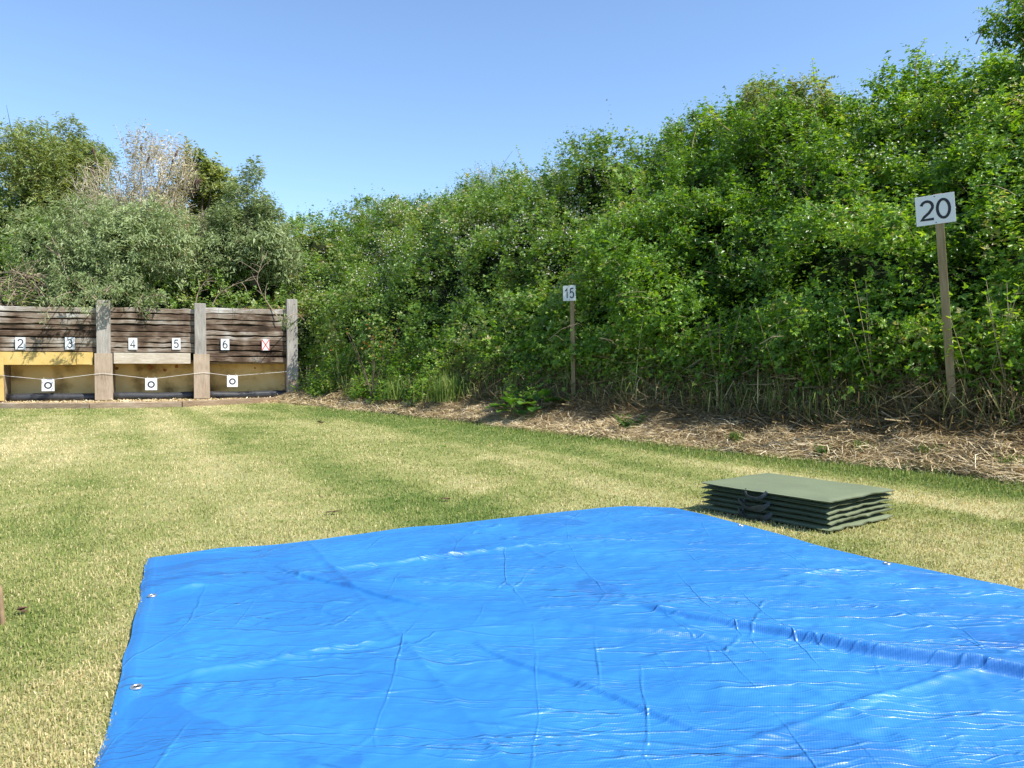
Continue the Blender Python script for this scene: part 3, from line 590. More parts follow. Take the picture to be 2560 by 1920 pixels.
# kerb sleepers
kg = 'sleepers laid end to end as a kerb in front of the target bays'
def kerb(pa, pb, ya, yb, label, tint):
    A, B_ = gp(pa, ya), gp(pb, yb); d = B_ - A; L = float(np.linalg.norm(d)); rz = math.atan2(d[1], d[0])
    g = Geo(); nx = 30; xs = np.linspace(.01, L - .01, nx); zt = .15 + .016 * (vnoise(xs * 2, pa, seed=8) - .5) * 2; yf = .012 * (vnoise(xs * 2.3, pb, seed=9) - .5) * 2
    ring = np.stack([np.stack([xs, yf, 0 * xs - .03], 1), np.stack([xs, yf, zt - .015], 1), np.stack([xs, yf + .015, zt], 1), np.stack([xs, yf + .24, zt], 1), np.stack([xs, yf + .24, 0 * xs - .03], 1)], 1)
    i = np.arange(nx - 1)[:, None] * 5; j = np.arange(5)[None]
    g.add(ring.reshape(-1, 3), np.stack([i + j, i + 5 + j, i + 5 + (j + 1) % 5, i + (j + 1) % 5], -1).reshape(-1, 4), tint)
    g.f.append(np.array([[4, 3, 2, 1, 0], [(nx - 1) * 5 + q for q in range(5)]])); g.m.append(np.zeros(2))
    o = g.build('kerb_sleeper', kerb_m); o.location = (A[0], A[1], 0); o.rotation_euler = (0, 0, rz); tag(o, label, 'sleeper', kg)
kerb(-60, 222, 1022, 1022, 'weathered grey kerb sleeper lying at the left end below numbers 2 and 3', .6)
kerb(223, 455, 1022, 1018, 'grey brown kerb sleeper lying in the middle of the row below 4 and 5', .62)
kerb(456, 692, 1018, 1006, 'dark brown kerb sleeper lying at the right end below number 6', .35)
# straw between kerb and bays
g = Geo(); nn = 9000; r_ = rng.uniform(-4.5, 5.6, nn); w_ = rng.uniform(-1.3, .1, nn); p = BO + np.outer(r_, B2) + np.outer(w_, BN)
hz = .02 + .04 * sstep(-1.35, -.8, w_) + .04 * fbm(p[:, 0] * 2, p[:, 1] * 2, seed=33)
a = rng.uniform(0, 6.28, nn); dd = np.stack([np.cos(a), np.sin(a), rng.normal(0, .25, nn)], 1)
STR = (np.array([(-.5, .06, 0), (-.5, -.06, 0), (.5, -.03, 0), (.5, .03, 0)]), np.array([(0, 1, 2, 3)]))
scatter(g, STR, np.stack([p[:, 0], p[:, 1], hz], 1), dd, np.array([[0, 0, 1.]]) + rng.normal(0, .3, (nn, 3)), .12 + .15 * rng.random(nn), np.clip(rng.normal(.62, .2, nn), 0, 1))
rs, ws = np.linspace(-4.8, 5.8, 60), np.linspace(-1.5, .25, 16); RR, WW = np.meshgrid(rs, ws, indexing='ij'); p = BO + np.outer(RR.ravel(), B2) + np.outer(WW.ravel(), BN)
zz = .05 * sstep(-1.45, -1.0, WW.ravel()) + .03 * (fbm(p[:, 0] * 2, p[:, 1] * 2, seed=34) - .5) * sstep(-1.5, -1.1, WW.ravel()) + .005
g.add(np.stack([p[:, 0], p[:, 1], zz], 1), grid_faces(60, 16), .5, 0)
o = g.build('cut_straw', M['straw']); tag(o, 'pale dry straw strewn between the kerb sleepers and the target bays', 'straw', kind='stuff')

# ------------------------------------------------------------------ writing strokes
white_m = plain('white_board', (.62, .64, .66), .5, .3, .03, 6)
wcard_m = plain('white_card', (.70, .71, .72), .6, .2, .02, 6)
black_m = plain('black_paint', (.018, .02, .028), .5, .3, .1, 20)
red_m = plain('red_paint', (.55, .06, .035), .5, .3, .1, 20)
def arc(cx, cy, rx, ry, a0, a1, n=16): return [(cx + rx * math.cos(R(a)), cy + ry * math.sin(R(a))) for a in np.linspace(a0, a1, n)]
GL = {  # unit cell, 0..1 wide, 0..1.5 high
 '0': [arc(.5, .75, .42, .70, 90, 450, 40)],
 '1': [[(.18, 1.12), (.42, 1.22), (.60, 1.46), (.60, .02)]],
 '2': [arc(.5, 1.04, .40, .41, 165, -25, 18) + [(.62, .55), (.28, .28), (.10, .05), (.94, .05)]],
 '3': [arc(.47, 1.08, .34, .36, 155, -75, 16)[:] + arc(.47, .42, .40, .38, 80, -155, 20)],
 '4': [[(.98, .42), (.04, .42), (.70, 1.46), (.70, .02)]],
 '5': [[(.86, 1.44), (.26, 1.44), (.14, .80)] + arc(.47, .50, .41, .45, 125, -150, 22)],
 '6': [arc(.5, .47, .40, .42, 120, 480, 34), arc(.72, .62, .62, .83, 100, 190, 14)],
 'X': [[(0, 0), (1, 1.5)], [(0, 1.5), (1, 0)]],
}
def stroke(g, pts, wd, x0, z0, sx, sz, y):
    p = np.array(pts, float); p = np.stack([x0 + p[:, 0] * sx, z0 + p[:, 1] * sz], 1)
    closed = np.linalg.norm(p[0] - p[-1]) < 1e-4
    d = unit(np.diff(p, axis=0)); nn_ = np.stack([-d[:, 1], d[:, 0]], 1)
    a = np.concatenate([nn_[-1:] if closed else nn_[:1], nn_]); b_ = np.concatenate([nn_, nn_[:1] if closed else nn_[-1:]])
    m_ = unit(a + b_); k = np.minimum(1 / np.maximum(np.sum(m_ * b_, 1), .45), 1.6); off = m_ * (k * wd / 2)[:, None]
    L_, R_ = p + off, p - off; n = len(p)
    v = np.concatenate([np.stack([L_[:, 0], np.full(n, y), L_[:, 1]], 1), np.stack([R_[:, 0], np.full(n, y), R_[:, 1]], 1)])
    g.add(v, np.array([[i, i + 1, n + i + 1, n + i] for i in range(n - 1)])); base = g.n - 2 * n
    v2 = v.copy(); v2[:, 1] += .0015; g.add(v2, np.array([[i, n + i, n + i + 1, i + 1] for i in range(n - 1)]))
def sign_board(root, w, h, text, m_txt, wd, cw, chh, th=.006, y=0.0, z=0.0, border=None, bm=None, gap=.12):
    o = bbox('board', -w / 2, w / 2, y - th, y, z - h / 2, z + h / 2, bm or white_m, .5, .0012, root)
    g = Geo(); n = len(text); tot = n * cw + (n - 1) * gap * cw
    for i, ch in enumerate(text):
        for s_ in GL[ch]: stroke(g, s_, wd, -tot / 2 + i * cw * (1 + gap), z - chh / 2, cw, chh / 1.5, y - th - .002)
    if border:
        a, b_ = w / 2 - border, h / 2 - border
        for seg in ([(-a, -b_), (-a, b_)], [(a, -b_), (a, b_)]): stroke(g, seg, border * 1.4, 0, z, 1, 1, y - th - .002)
    g.build('lettering', m_txt, root)

# number boards on the backstop
nums = [('2', 38, 64, 843, 874), ('3', 162.5, 187, 843, 874), ('4', 321, 343.5, 845, 874), ('5', 430, 451.5, 845, 874), ('6', 552, 573.5, 847, 875)]
nlab = {'2': 'leftmost white number board, reading 2, on the sleeper wall', '3': 'white board reading 3 close to the left side of the first post', '4': 'white board reading 4 in the middle bay, right of the first post',
        '5': 'white board reading 5 in the middle bay, left of the second post', '6': 'white board reading 6 just right of the second post, near the red cross'}
for ch, a, c, yt, yb in nums:
    off = .045; rL, zt = bl(a, yt, off); rR, zb = bl(c, yb, off)
    p = BO + B2 * (rL + rR) / 2 - BN * (off + .0); root = empty('number_board', (p[0], p[1], (zt + zb) / 2), brz)
    tag(root, nlab[ch], 'sign', 'numbered boards on the sleeper wall')
    sign_board(root, rR - rL, zt - zb, ch, black_m, .030, (rR - rL) * .58, (zt - zb) * .70)
off = .045; rL, zt = bl(654, 848.5, off); rR, zb = bl(674, 876, off); p = BO + B2 * (rL + rR) / 2 - BN * off
root = empty('number_board', (p[0], p[1], (zt + zb) / 2), brz); tag(root, 'white board with a red cross at the right end of the sleeper wall', 'sign')
sign_board(root, rR - rL, zt - zb, 'X', red_m, .026, (rR - rL) * .9, (zt - zb) * .96, border=.008)

# target cards on the cord
cord_m = plain('cord', (.72, .70, .66), .8, .1, .1, 30)
cpts = [(-70, 929), (0, 938.5), (103, 948), (136, 948), (257, 933), (363, 945.5), (393, 945.5), (510, 931), (567, 938.5), (594, 939), (717, 929)]
offc = .215; CP = []
for (px, py) in cpts:
    r_, z_ = bl(px, py, offc); q = BO + B2 * r_ - BN * offc; CP.append((q[0], q[1], z_))
g = Geo(); g.tube(np.array(CP), .0055, .5, 0, k=6); o = g.build('cord', cord_m); tag(o, 'thin pale cord strung in shallow dips across the target bays', 'cord')
cards = [(104, 136.5, 947.5, 977.5, 'left', 'black ring target card hanging under the yellow header board'), (363, 393, 945.5, 975, 'middle', 'black ring target card hanging under the grey header board'), (567.5, 594.5, 938.5, 967, 'right', 'black ring target card hanging in the right bay without a header board')]
clip_m = plain('clip_wood', (.55, .50, .46), .7, .2, .1, 20)
for (a, c, yt, yb, nm, wh) in cards:
    off = offc; rL, zt = bl(a, yt, off); rR, zb = bl(c, yb, off); p = BO + B2 * (rL + rR) / 2 - BN * off
    root = empty('target_card', (p[0], p[1], (zt + zb) / 2), brz); tag(root, wh, 'target', 'target cards hanging from the cord')
    w, h = rR - rL, zt - zb
    bbox('card', -w / 2, w / 2, -.011, -.009, -h / 2, h / 2, wcard_m, .5, .0004, root)
    g = Geo(); stroke(g, arc(0, 0, 1, 1, 0, 360, 48), w * .125, 0, -.01, w * .25, w * .25, -.0135); g.build('ring', black_m, root)
    for sx in (-1, 1): bbox('clip', sx * w * .32 - .008, sx * w * .32 + .008, -.02, .012, h / 2 - .03, h / 2 + .04, clip_m, .5, .002, root)

# ------------------------------------------------------------------ distance signs
stake_m = wood('stake_wood', [(0, (.10, .075, .04)), (.5, (.24, .18, .10)), (1, (.40, .32, .20))], (14, 14, 1.2), blotch=.3, scale=2)
ang_m = plain('dark_footing', (.06, .035, .025), .9, .1, .3, 20)
def dist_sign(text, pxb, pyb, pxt, pyt, depth, bw, bh, bpx, bpy, face, sw, cw, chh, wd, label):
    A = at_depth(pxb, pyb, depth); B_ = at_depth(pxt, pyt, depth)
    root = empty('distance_sign', A); ax_ = Vector(B_ - A); Ht = ax_.length
    zq = ax_.normalized(); yq = Vector((-face[0], -face[1], 0)); yq = (yq - zq * yq.dot(zq)).normalized(); xq = yq.cross(zq)
    root.matrix_world = Matrix(((xq.x, yq.x, zq.x, A[0]), (xq.y, yq.y, zq.y, A[1]), (xq.z, yq.z, zq.z, A[2]), (0, 0, 0, 1)))
    tag(root, label, 'sign', 'distance signs on stakes along the bank')
    bbox('stake', -sw / 2, sw / 2, 0, sw * 1.0, -.3, Ht, stake_m, .55, .003, root)
    bbox('footing', -sw * .62, sw * .62, -.012, sw + .012, -.3, .09, ang_m, .5, .002, root)
    C = at_depth(bpx, bpy, depth); d = Vector(C - A); cx, cz = d.dot(xq), d.dot(zq)
    sub = Geo(); sub.box(cx - bw / 2, cx + bw / 2, -.012, -.002, cz - bh / 2, cz + bh / 2); o = sub.build('board', white_m, root); md = o.modifiers.new('b', 'BEVEL'); md.width = .0015
    g = Geo(); n = len(text); gp_ = .14; tot = n * cw + (n - 1) * gp_ * cw
    for i, ch in enumerate(text):
        for s_ in GL[ch]: stroke(g, s_, wd, cx - tot / 2 + i * cw * (1 + gp_), cz - chh / 2, cw, chh / 1.5, -.0145)
    g.build('lettering', black_m, root)
    for dz in (-1, 1):
        g = Geo(); an = np.arange(10) * .6283; v = np.stack([cx - .0 + .006 * np.cos(an), 0 * an - .0155, cz + dz * (bh / 2 - .018) + .006 * np.sin(an)], 1)
        v2 = v.copy(); v2[:, 1] = -.0115; g.add(np.concatenate([v, v2]), np.array([[j, (j + 1) % 10, 10 + (j + 1) % 10, 10 + j] for j in range(10)])); g.f.append(np.array([list(range(9, -1, -1))])); g.m.append(np.zeros(1)); g.build('screw', rub_m, root)
dist_sign('20', 2383, 1035, 2344, 484, 8.5, .385, .325, 2338, 523.5, unit(np.array([-.50, -.90])), .085, .140, .215, .029, 'white sign reading 20 on a leaning wooden stake at the foot of the bank')
dist_sign('15', 1434, 1000, 1429, 713, 13.8, .235, .275, 1423, 733, unit(np.array([-.35, -.94])), .075, .085, .18, .02, 'smaller white sign reading 15 on a wooden stake further along the bank')

# ------------------------------------------------------------------ blue tarpaulin
nu, nv = 480, 600; U, V = np.meshgrid(np.linspace(0, 1, nu), np.linspace(0, 1, nv), indexing='ij'); LEN = 4.4
v = V * LEN; uR = np.interp(v, [0, .8, 1.33, 1.83, 2.4, 4.4], [3.62, 3.68, 3.66, 3.70, 3.86, 3.8]); uL = np.interp(v, [0, 1, 2, 2.4, 4.4], [0, -.03, -.075, -.10, -.16]) + .012 * (vnoise(v * 5, 0, seed=3) - .5)
u = uL + U * (uR - uL); bow = np.interp(u, [0, .78, 2.15, 3.07, 3.3, 3.6], [0, -.03, -.14, -.19, -.17, .06]) + .012 * (vnoise(u * 4, 0.3, seed=5) - .5)
v = v + bow * (1 - V) ** 2
def crease(c, amp, wd): return amp * np.exp(-(c / wd) ** 2)
def tri_noise(a, b_, seed):
    """random heights on a triangular lattice, joined by flat facets: crisp creases"""
    sk = (a + b_) * .3660254; i, j = np.floor(a + sk).astype(np.int64), np.floor(b_ + sk).astype(np.int64); fa, fb = a + sk - i, b_ + sk - j
    o = np.zeros_like(i) + seed * 31; h = lambda di, dj: hash3(i + di, j + dj, o)
    return np.where(fa > fb, (1 - fa) * h(0, 0) + (fa - fb) * h(1, 0) + fb * h(1, 1), (1 - fb) * h(0, 0) + (fb - fa) * h(0, 1) + fa * h(1, 1)) - .5
z = .014 + .022 * (fbm(u * 1.1, v * 1.1, seed=80) - .4)
for (ang, sa, sb, amp, sd_) in ((.3, 1.3, 2.4, .022, 1), (1.2, 2.6, 4.2, .010, 2), (.1, 4.5, 9.5, .008, 3), (-.6, 8, 14, .0055, 4), (.9, 13, 24, .0038, 5), (.2, 24, 40, .0026, 6)):
    wa = u + .05 * vnoise(u * 3, v * 3, seed=sd_ + 40); wb = v + .05 * vnoise(u * 3, v * 3, seed=sd_ + 50)
    z = z + amp * (.5 + .9 * vnoise(u * 1.4, v * 1.4, seed=sd_ + 60)) * tri_noise((wa * math.cos(ang) + wb * math.sin(ang)) * sa, (-wa * math.sin(ang) + wb * math.cos(ang)) * sb, sd_)
# ridged wrinkles, several directions
def ridged(a, b_, sa, sb, seed): return 1 - np.abs(vnoise(a * sa, b_ * sb, seed=seed) - .5) * 2
for (ang, sa, sb, amp, sd_) in ((.15, .9, 4.5, .0065, 90), (1.1, 1.2, 4.0, .006, 92), (.6, 1.8, 7.0, .0045, 94), (-.35, 3.5, 11.0, .0036, 96), (1.7, 3.0, 10, .0034, 98), (.1, 5, 20, .0026, 99), (.9, 7, 18, .0022, 88), (-.8, 6, 19, .0020, 87)):
    a_ = u * math.cos(ang) + v * math.sin(ang); b_ = -u * math.sin(ang) + v * math.cos(ang)
    wmask = .15 + 1.25 * sstep(.35, .75, vnoise(u * 1.3, v * 1.3, seed=sd_ + 100)); z = z + .42 * amp * wmask * ridged(a_ + .3 * vnoise(u * 2, v * 2, seed=sd_), b_ + .12 * vnoise(u * 3, v * 3, seed=sd_ + 7), sa, sb, sd_) ** 5
# factory fold lines
for vc, am in ((.82, .012), (1.92, .010), (3.08, .0075)):
    cl_ = vc + .07 * (vnoise(u * .8, vc, seed=61) - .5) + .16 * sstep(0, 2.5, u) * (-.35 if vc < 1 else .0)
    z = z + am * 1.5 * (.15 + 1.2 * sstep(.4, .75, vnoise(u * 1.6, vc * 3, seed=62)) * (.35 + .9 * vnoise(u * 17, v * 9, seed=65))) * np.exp(-np.abs((v - cl_) / .020) ** 1.5)
for uc, am in ((.88, .011), (1.98, .008), (2.9, .007)):
    cl_ = uc + .12 * (vnoise(v * 1.1, uc, seed=63) - .5); z = z + am * (.4 + .8 * vnoise(v * 2.3, uc * 3, seed=64)) * np.exp(-np.abs((u - cl_) / .022) ** 1.4)
# long raised fold running from the crossing of two creases
A_ = np.array([1.95, 1.96]); Bf = np.array([2.95, 3.2]); dF = Bf - A_; LF = np.linalg.norm(dF); dF = dF / LF; nF = np.array([dF[1], -dF[0]])
def fold(A_, dF, L0, hmax, back, z, end=99):
    nF = np.array([dF[1], -dF[0]]); al = (u - A_[0]) * dF[0] + (v - A_[1]) * dF[1]; ac = (u - A_[0]) * nF[0] + (v - A_[1]) * nF[1] + .03 * np.sin(al * 3.1) + .015 * np.sin(al * 8)
    hh = hmax * (.4 * sstep(0, L0 * .12, al) + .6 * sstep(0, L0, al)) * sstep(end, end * .6, al); return z + hh * np.where(ac < 0, np.exp(-(ac / .010) ** 2), np.exp(-(np.abs(ac) / back) ** 1.3))
z = fold(A_, unit(np.array([.513, .858])), 1.1, .050, .13, z)
z = fold(np.array([.62, .55]), unit(np.array([.42, .9])), .3, .016, .10, z, 1.5)
z = fold(np.array([1.15, 2.05]), unit(np.array([.35, .93])), .3, .016, .07, z, 1.3)
z = fold(np.array([1.5, 1.95]), unit(np.array([.75, .65])), .3, .014, .06, z, 1.0)
z = fold(np.array([1.0, 1.0]), unit(np.array([.8, .6])), .3, .012, .09, z, .9)
ed = np.minimum(np.minimum(u - uL, uR - u), v - bow * (1 - V) ** 2)
z = .022 + z * sstep(0, .25, ed) * 1.0 + .003 * np.exp(-((ed - .045) / .006) ** 2)
z = z - .010 * sstep(.03, 0, ed) + .018 * sstep(.14, .02, ed) * (vnoise(u * 2.6, v * 2.6, seed=77) ** 2)
XX = TO[0] + u * TU[0] + v * TV[0]; YY = TO[1] + u * TU[1] + v * TV[1]
g = Geo(); top = np.stack([XX.ravel(), YY.ravel(), z.ravel()], 1); g.add(top, grid_faces(nu, nv), .5)
idx = np.concatenate([np.arange(nv), np.arange(1, nu) * nv + nv - 1, (nu - 1) * nv + np.arange(nv - 2, -1, -1), np.arange(nu - 2, 0, -1) * nv]); ring = top[idx]; low = ring.copy(); low[:, 2] = .004; k = len(idx)
g.add(np.concatenate([ring, low]), np.array([[i, i + k, (i + 1) % k + k, (i + 1) % k] for i in range(k)]))
m, n, l, b = mat('blue_tarp')
tc = n.new('ShaderNodeTexCoord'); mp = n.new('ShaderNodeMapping'); mp.inputs['Rotation'].default_value = (0, 0, -math.atan2(TU[1], TU[0])); l.new(tc.outputs['Object'], mp.inputs[0])
sp = n.new('ShaderNodeSeparateXYZ'); l.new(mp.outputs[0], sp.inputs[0])
def wv(ax_, f_):
    a_ = n.new('ShaderNodeMath'); a_.operation = 'MULTIPLY'; l.new(sp.outputs[ax_], a_.inputs[0]); a_.inputs[1].default_value = f_
    s_ = n.new('ShaderNodeMath'); s_.operation = 'SINE'; l.new(a_.outputs[0], s_.inputs[0]); return s_
w1, w2 = wv(0, 2 * math.pi / .011), wv(1, 2 * math.pi / .011); wm = n.new('ShaderNodeMath'); wm.operation = 'MULTIPLY'; l.new(w1.outputs[0], wm.inputs[0]); l.new(w2.outputs[0], wm.inputs[1])
cn = n.new('ShaderNodeTexNoise'); cn.inputs['Scale'].default_value = 7; cn.inputs['Detail'].default_value = 9; cn.inputs['Roughness'].default_value = .62; cn.inputs['Distortion'].default_value = .3
mp2 = n.new('ShaderNodeMapping'); mp2.inputs['Rotation'].default_value = (0, 0, -.25); mp2.inputs['Scale'].default_value = (.7, 1.7, 1); l.new(tc.outputs['Object'], mp2.inputs[0]); l.new(mp2.outputs[0], cn.inputs[0])
b1 = n.new('ShaderNodeBump'); b1.inputs['Strength'].default_value = .35; b1.inputs['Distance'].default_value = .012; l.new(cn.outputs[0], b1.inputs['Height'])
b2 = n.new('ShaderNodeBump'); b2.inputs['Strength'].default_value = .22; b2.inputs['Distance'].default_value = .0009; l.new(wm.outputs[0], b2.inputs['Height']); l.new(b1.outputs[0], b2.inputs['Normal'])
prev = b2
for (sc_, st_, rot, wdt, dist, sd_) in ((1.3, (.7, 2.2, 1), .30, .045, .008, 0), (3.6, (.5, 2.8, 1), -.06, .08, .0062, 3), (8.0, (.45, 3.2, 1), .15, .12, .0038, 7), (1.7, (2.4, .6, 1), .5, .03, .0045, 11), (14, (.6, 2.4, 1), -.3, .15, .0026, 17)):
    mq = n.new('ShaderNodeMapping'); mq.inputs['Rotation'].default_value = (0, 0, rot - math.atan2(TU[1], TU[0])); mq.inputs['Scale'].default_value = st_; mq.inputs['Location'].default_value = (sd_, sd_ * .7, 0)
    l.new(tc.outputs['Object'], mq.inputs[0]); vo = n.new('ShaderNodeTexVoronoi'); vo.feature = 'DISTANCE_TO_EDGE'; vo.voronoi_dimensions = '2D'; vo.inputs['Scale'].default_value = sc_; dn_ = n.new('ShaderNodeTexNoise'); dn_.inputs['Scale'].default_value = 2.2; dn_.inputs['Detail'].default_value = 4; l.new(mq.outputs[0], dn_.inputs[0]); va = n.new('ShaderNodeVectorMath'); va.operation = 'MULTIPLY_ADD'; l.new(dn_.outputs['Color'], va.inputs[0]); va.inputs[1].default_value = (.22, .22, 0); l.new(mq.outputs[0], va.inputs[2]); l.new(va.outputs[0], vo.inputs['Vector'])
    mr = n.new('ShaderNodeMapRange'); mr.interpolation_type = 'SMOOTHSTEP'; mr.inputs[1].default_value = 0; mr.inputs[2].default_value = wdt; mr.inputs[3].default_value = 1; mr.inputs[4].default_value = 0; l.new(vo.outputs['Distance'], mr.inputs[0])
    nm = n.new('ShaderNodeTexNoise'); nm.inputs['Scale'].default_value = 1.9; nm.inputs['Detail'].default_value = 3; l.new(mq.outputs[0], nm.inputs[0]); m2 = n.new('ShaderNodeMapRange'); m2.inputs[1].default_value = .47; m2.inputs[2].default_value = .63; l.new(nm.outputs[0], m2.inputs[0])
    mu_ = n.new('ShaderNodeMath'); mu_.operation = 'MULTIPLY'; l.new(mr.outputs[0], mu_.inputs[0]); l.new(m2.outputs[0], mu_.inputs[1])
    bq = n.new('ShaderNodeBump'); bq.inputs['Strength'].default_value = .9; bq.inputs['Distance'].default_value = dist; l.new(mu_.outputs[0], bq.inputs['Height']); l.new(prev.outputs[0], bq.inputs['Normal']); prev = bq
l.new(prev.outputs[0], b.inputs['Normal'])
n3 = n.new('ShaderNodeTexNoise'); n3.inputs['Scale'].default_value = 1.3; n3.inputs['Detail'].default_value = 3; l.new(tc.outputs['Object'], n3.inputs[0])
rc = ramp(n, [(.35, (.012, .175, .50)), (.65, (.022, .225, .58))]); l.new(n3.outputs[0], rc.inputs[0]); l.new(rc.outputs[0], b.inputs['Base Color'])
b.inputs['Specular IOR Level'].default_value = 1.0; b.inputs['Roughness'].default_value = .52; b.inputs['Coat Weight'].default_value = .18; b.inputs['Coat Roughness'].default_value = .16; l.new(prev.outputs[0], b.inputs['Coat Normal'])
n4 = n.new('ShaderNodeTexNoise'); n4.inputs['Scale'].default_value = 1.6; n4.inputs['Detail'].default_value = 5; n4.inputs['Distortion'].default_value = .6; l.new(tc.outputs['Object'], n4.inputs[0])
dm = ramp(n, [(.60, (1, 1, 1)), (.615, (.72, .80, .88))]); l.new(n4.outputs[0], dm.inputs[0]); dx = n.new('ShaderNodeMix'); dx.data_type = 'RGBA'; dx.blend_type = 'MULTIPLY'; dx.inputs[0].default_value = 1
l.new(rc.outputs[0], dx.inputs[6]); l.new(dm.outputs[0], dx.inputs[7]); l.new(dx.outputs[2], b.inputs['Base Color'])
tr_ = n.new('ShaderNodeBsdfTranslucent'); tr_.inputs[0].default_value = (.01, .24, .75, 1); ms_ = n.new('ShaderNodeMixShader'); ms_.inputs[0].default_value = .16; l.new(b.outputs[0], ms_.inputs[1]); l.new(tr_.outputs[0], ms_.inputs[2]); l.new(ms_.outputs[0], n['Material Output'].inputs[0])
tarp = g.build('tarpaulin', m, smooth=True); tag(tarp, 'large crinkled blue tarpaulin spread on the lawn in the foreground', 'tarpaulin')
metal = plain('eyelet_metal', (.62, .60, .55), .35, .5, .1, 30, metal=.9); dark_m = plain('eyelet_hole', (.02, .03, .04), .9, .1, .1, 5)
def eyelet(uu, vv):
    j = int(np.argmin(np.abs(V[0] * LEN - vv))); i = int(np.argmin(np.abs(u[:, j] - uu)))
    x_, y_ = TO + TU * uu + TV * vv; zz = z[i, j]
    g = Geo(); a = np.linspace(0, 2 * math.pi, 25); c = np.stack([x_ + .016 * np.cos(a), y_ + .016 * np.sin(a), 0 * a + zz + .004], 1); g.tube(c, .0045, .5, 0, k=8, cap=False)
    o = g.build('eyelet', metal, tarp, True)
    g = Geo(); a = a[:-1]; v_ = np.stack([x_ + .013 * np.cos(a), y_ + .013 * np.sin(a), 0 * a + zz + .004], 1); g.add(v_, np.array([list(range(24))])); g.build('eyelet_hole', dark_m, o)
eyelet(.03, .85); eyelet(-.01, 1.96); eyelet(-.05, 3.07)
eyelet(3.42, -.06); eyelet(3.59, .80); eyelet(3.62, 1.9)

# ------------------------------------------------------------------ folded mats
canvas = plain('olive_canvas', (.150, .178, .102), .58, .35, .10, 3, .25, 260)
strap_m = plain('black_webbing', (.035, .04, .04), .5, .4, .3, 30)
C0 = gp(2072, 1337)[:2]; C1 = gp(1748, 1276)[:2]; C2 = gp(2238, 1308)[:2]
ml = unit(C1 - C0); L_m = float(np.linalg.norm(C1 - C0)); ms = np.array([ml[1], -ml[0]]); W_m = .84
NL = 6; TH_m = .0365
def panel(k, parent, seed):
    r = np.random.default_rng(seed); na, nb = 90, 60; a = np.linspace(0, 1, na); b_ = np.linspace(0, 1, nb); A_, B_ = np.meshgrid(a, b_, indexing='ij')
    zc = .012 + TH_m * (k + .5); ox, oy = r.normal(0, .018), r.normal(0, .012); ext = .0 + .015 * (k < 2)
    ed = np.minimum(np.minimum(A_, 1 - A_) * L_m, np.minimum(B_, 1 - B_) * W_m)
    th = TH_m * .5 * (.05 + 1.0 * (1 - np.exp(-(ed / .030))))
    wav = .0085 * (vnoise(B_ * 7, seed * 1.7, seed=3) - .5) * 2 * np.exp(-np.minimum(A_, 1 - A_) * L_m / .03) + .006 * (vnoise(B_ * 19, seed * 2.7, seed=4) - .5) * 2 * np.exp(-np.minimum(A_, 1 - A_) * L_m / .03) + .0035 * (fbm(A_ * 5, B_ * 4, k, seed=7) - .5) * 2
    sag = -.004 * np.exp(-ed / .03) * (r.random() * 2 - .6)
    al = A_ * L_m + ox + .004 * (vnoise(B_ * 9, k, seed=11) - .5) * 2; bl_ = B_ * W_m + oy + .004 * (vnoise(A_ * 9, k, seed=12) - .5) * 2
    th = th * r.uniform(.72, 1.12); x_ = C0[0] + ml[0] * al + ms[0] * bl_; y_ = C0[1] + ml[1] * al + ms[1] * bl_
    g = Geo(); topv = np.stack([x_, y_, zc + th + wav + sag], -1).reshape(-1, 3); bot = np.stack([x_, y_, zc - th + wav + sag], -1).reshape(-1, 3)
    f = grid_faces(na, nb); g.add(topv, f[:, ::-1]); g.add(bot, f)
    idx = np.concatenate([np.arange(nb), np.arange(1, na) * nb + nb - 1, (na - 1) * nb + np.arange(nb - 2, -1, -1), np.arange(na - 2, 0, -1) * nb]); kk = len(idx)
    g.f.append(np.array([[idx[i], idx[(i + 1) % kk], na * nb + idx[(i + 1) % kk], na * nb + idx[i]] for i in range(kk)])); g.m.append(np.zeros(kk))
    return g.build('panel', canvas, parent, True)
def strap(parent, a0, a1, ztop, drop, out, seed, wd=.024):
    """webbing handle hanging from the long side"""
    n_ = 22; f = np.linspace(0, 1, n_); al = a0 + (a1 - a0) * f; sg = np.sin(f * math.pi) ** .6
    P = np.stack([C0[0] + ml[0] * al - ms[0] * (.006 + out * sg), C0[1] + ml[1] * al - ms[1] * (.006 + out * sg), ztop - drop * sg + .004 * np.sin(f * 9 + seed)], 1)
    tg = unit(np.gradient(P, axis=0)); upv = unit(np.array([[0, 0, 1.]]) + np.array([[-ms[0], -ms[1], 0]]) * (.2 + .9 * sg[:, None])); wv_ = unit(np.cross(tg, np.array([[-ms[0], -ms[1], 0]])) + .7 * np.array([[-ms[0], -ms[1], 0]]) * sg[:, None])
    nrm = unit(np.cross(tg, wv_)) * .0018
    v = np.stack([P - wv_ * wd / 2 - nrm, P + wv_ * wd / 2 - nrm, P + wv_ * wd / 2 + nrm, P - wv_ * wd / 2 + nrm], 1).reshape(-1, 3)
    i = np.arange(n_ - 1)[:, None] * 4; j = np.arange(4)[None]; g = Geo(); g.add(v, np.stack([i + j, i + (j + 1) % 4, i + 4 + (j + 1) % 4, i + 4 + j], -1).reshape(-1, 4))
    return g.build('strap_handle', strap_m, parent)
labs = ['lowest olive green folded mat of the stack beside the blue tarpaulin', 'middle olive green folded mat of the stack beside the blue tarpaulin', 'topmost olive green folded mat of the stack with its flat top in the sun']
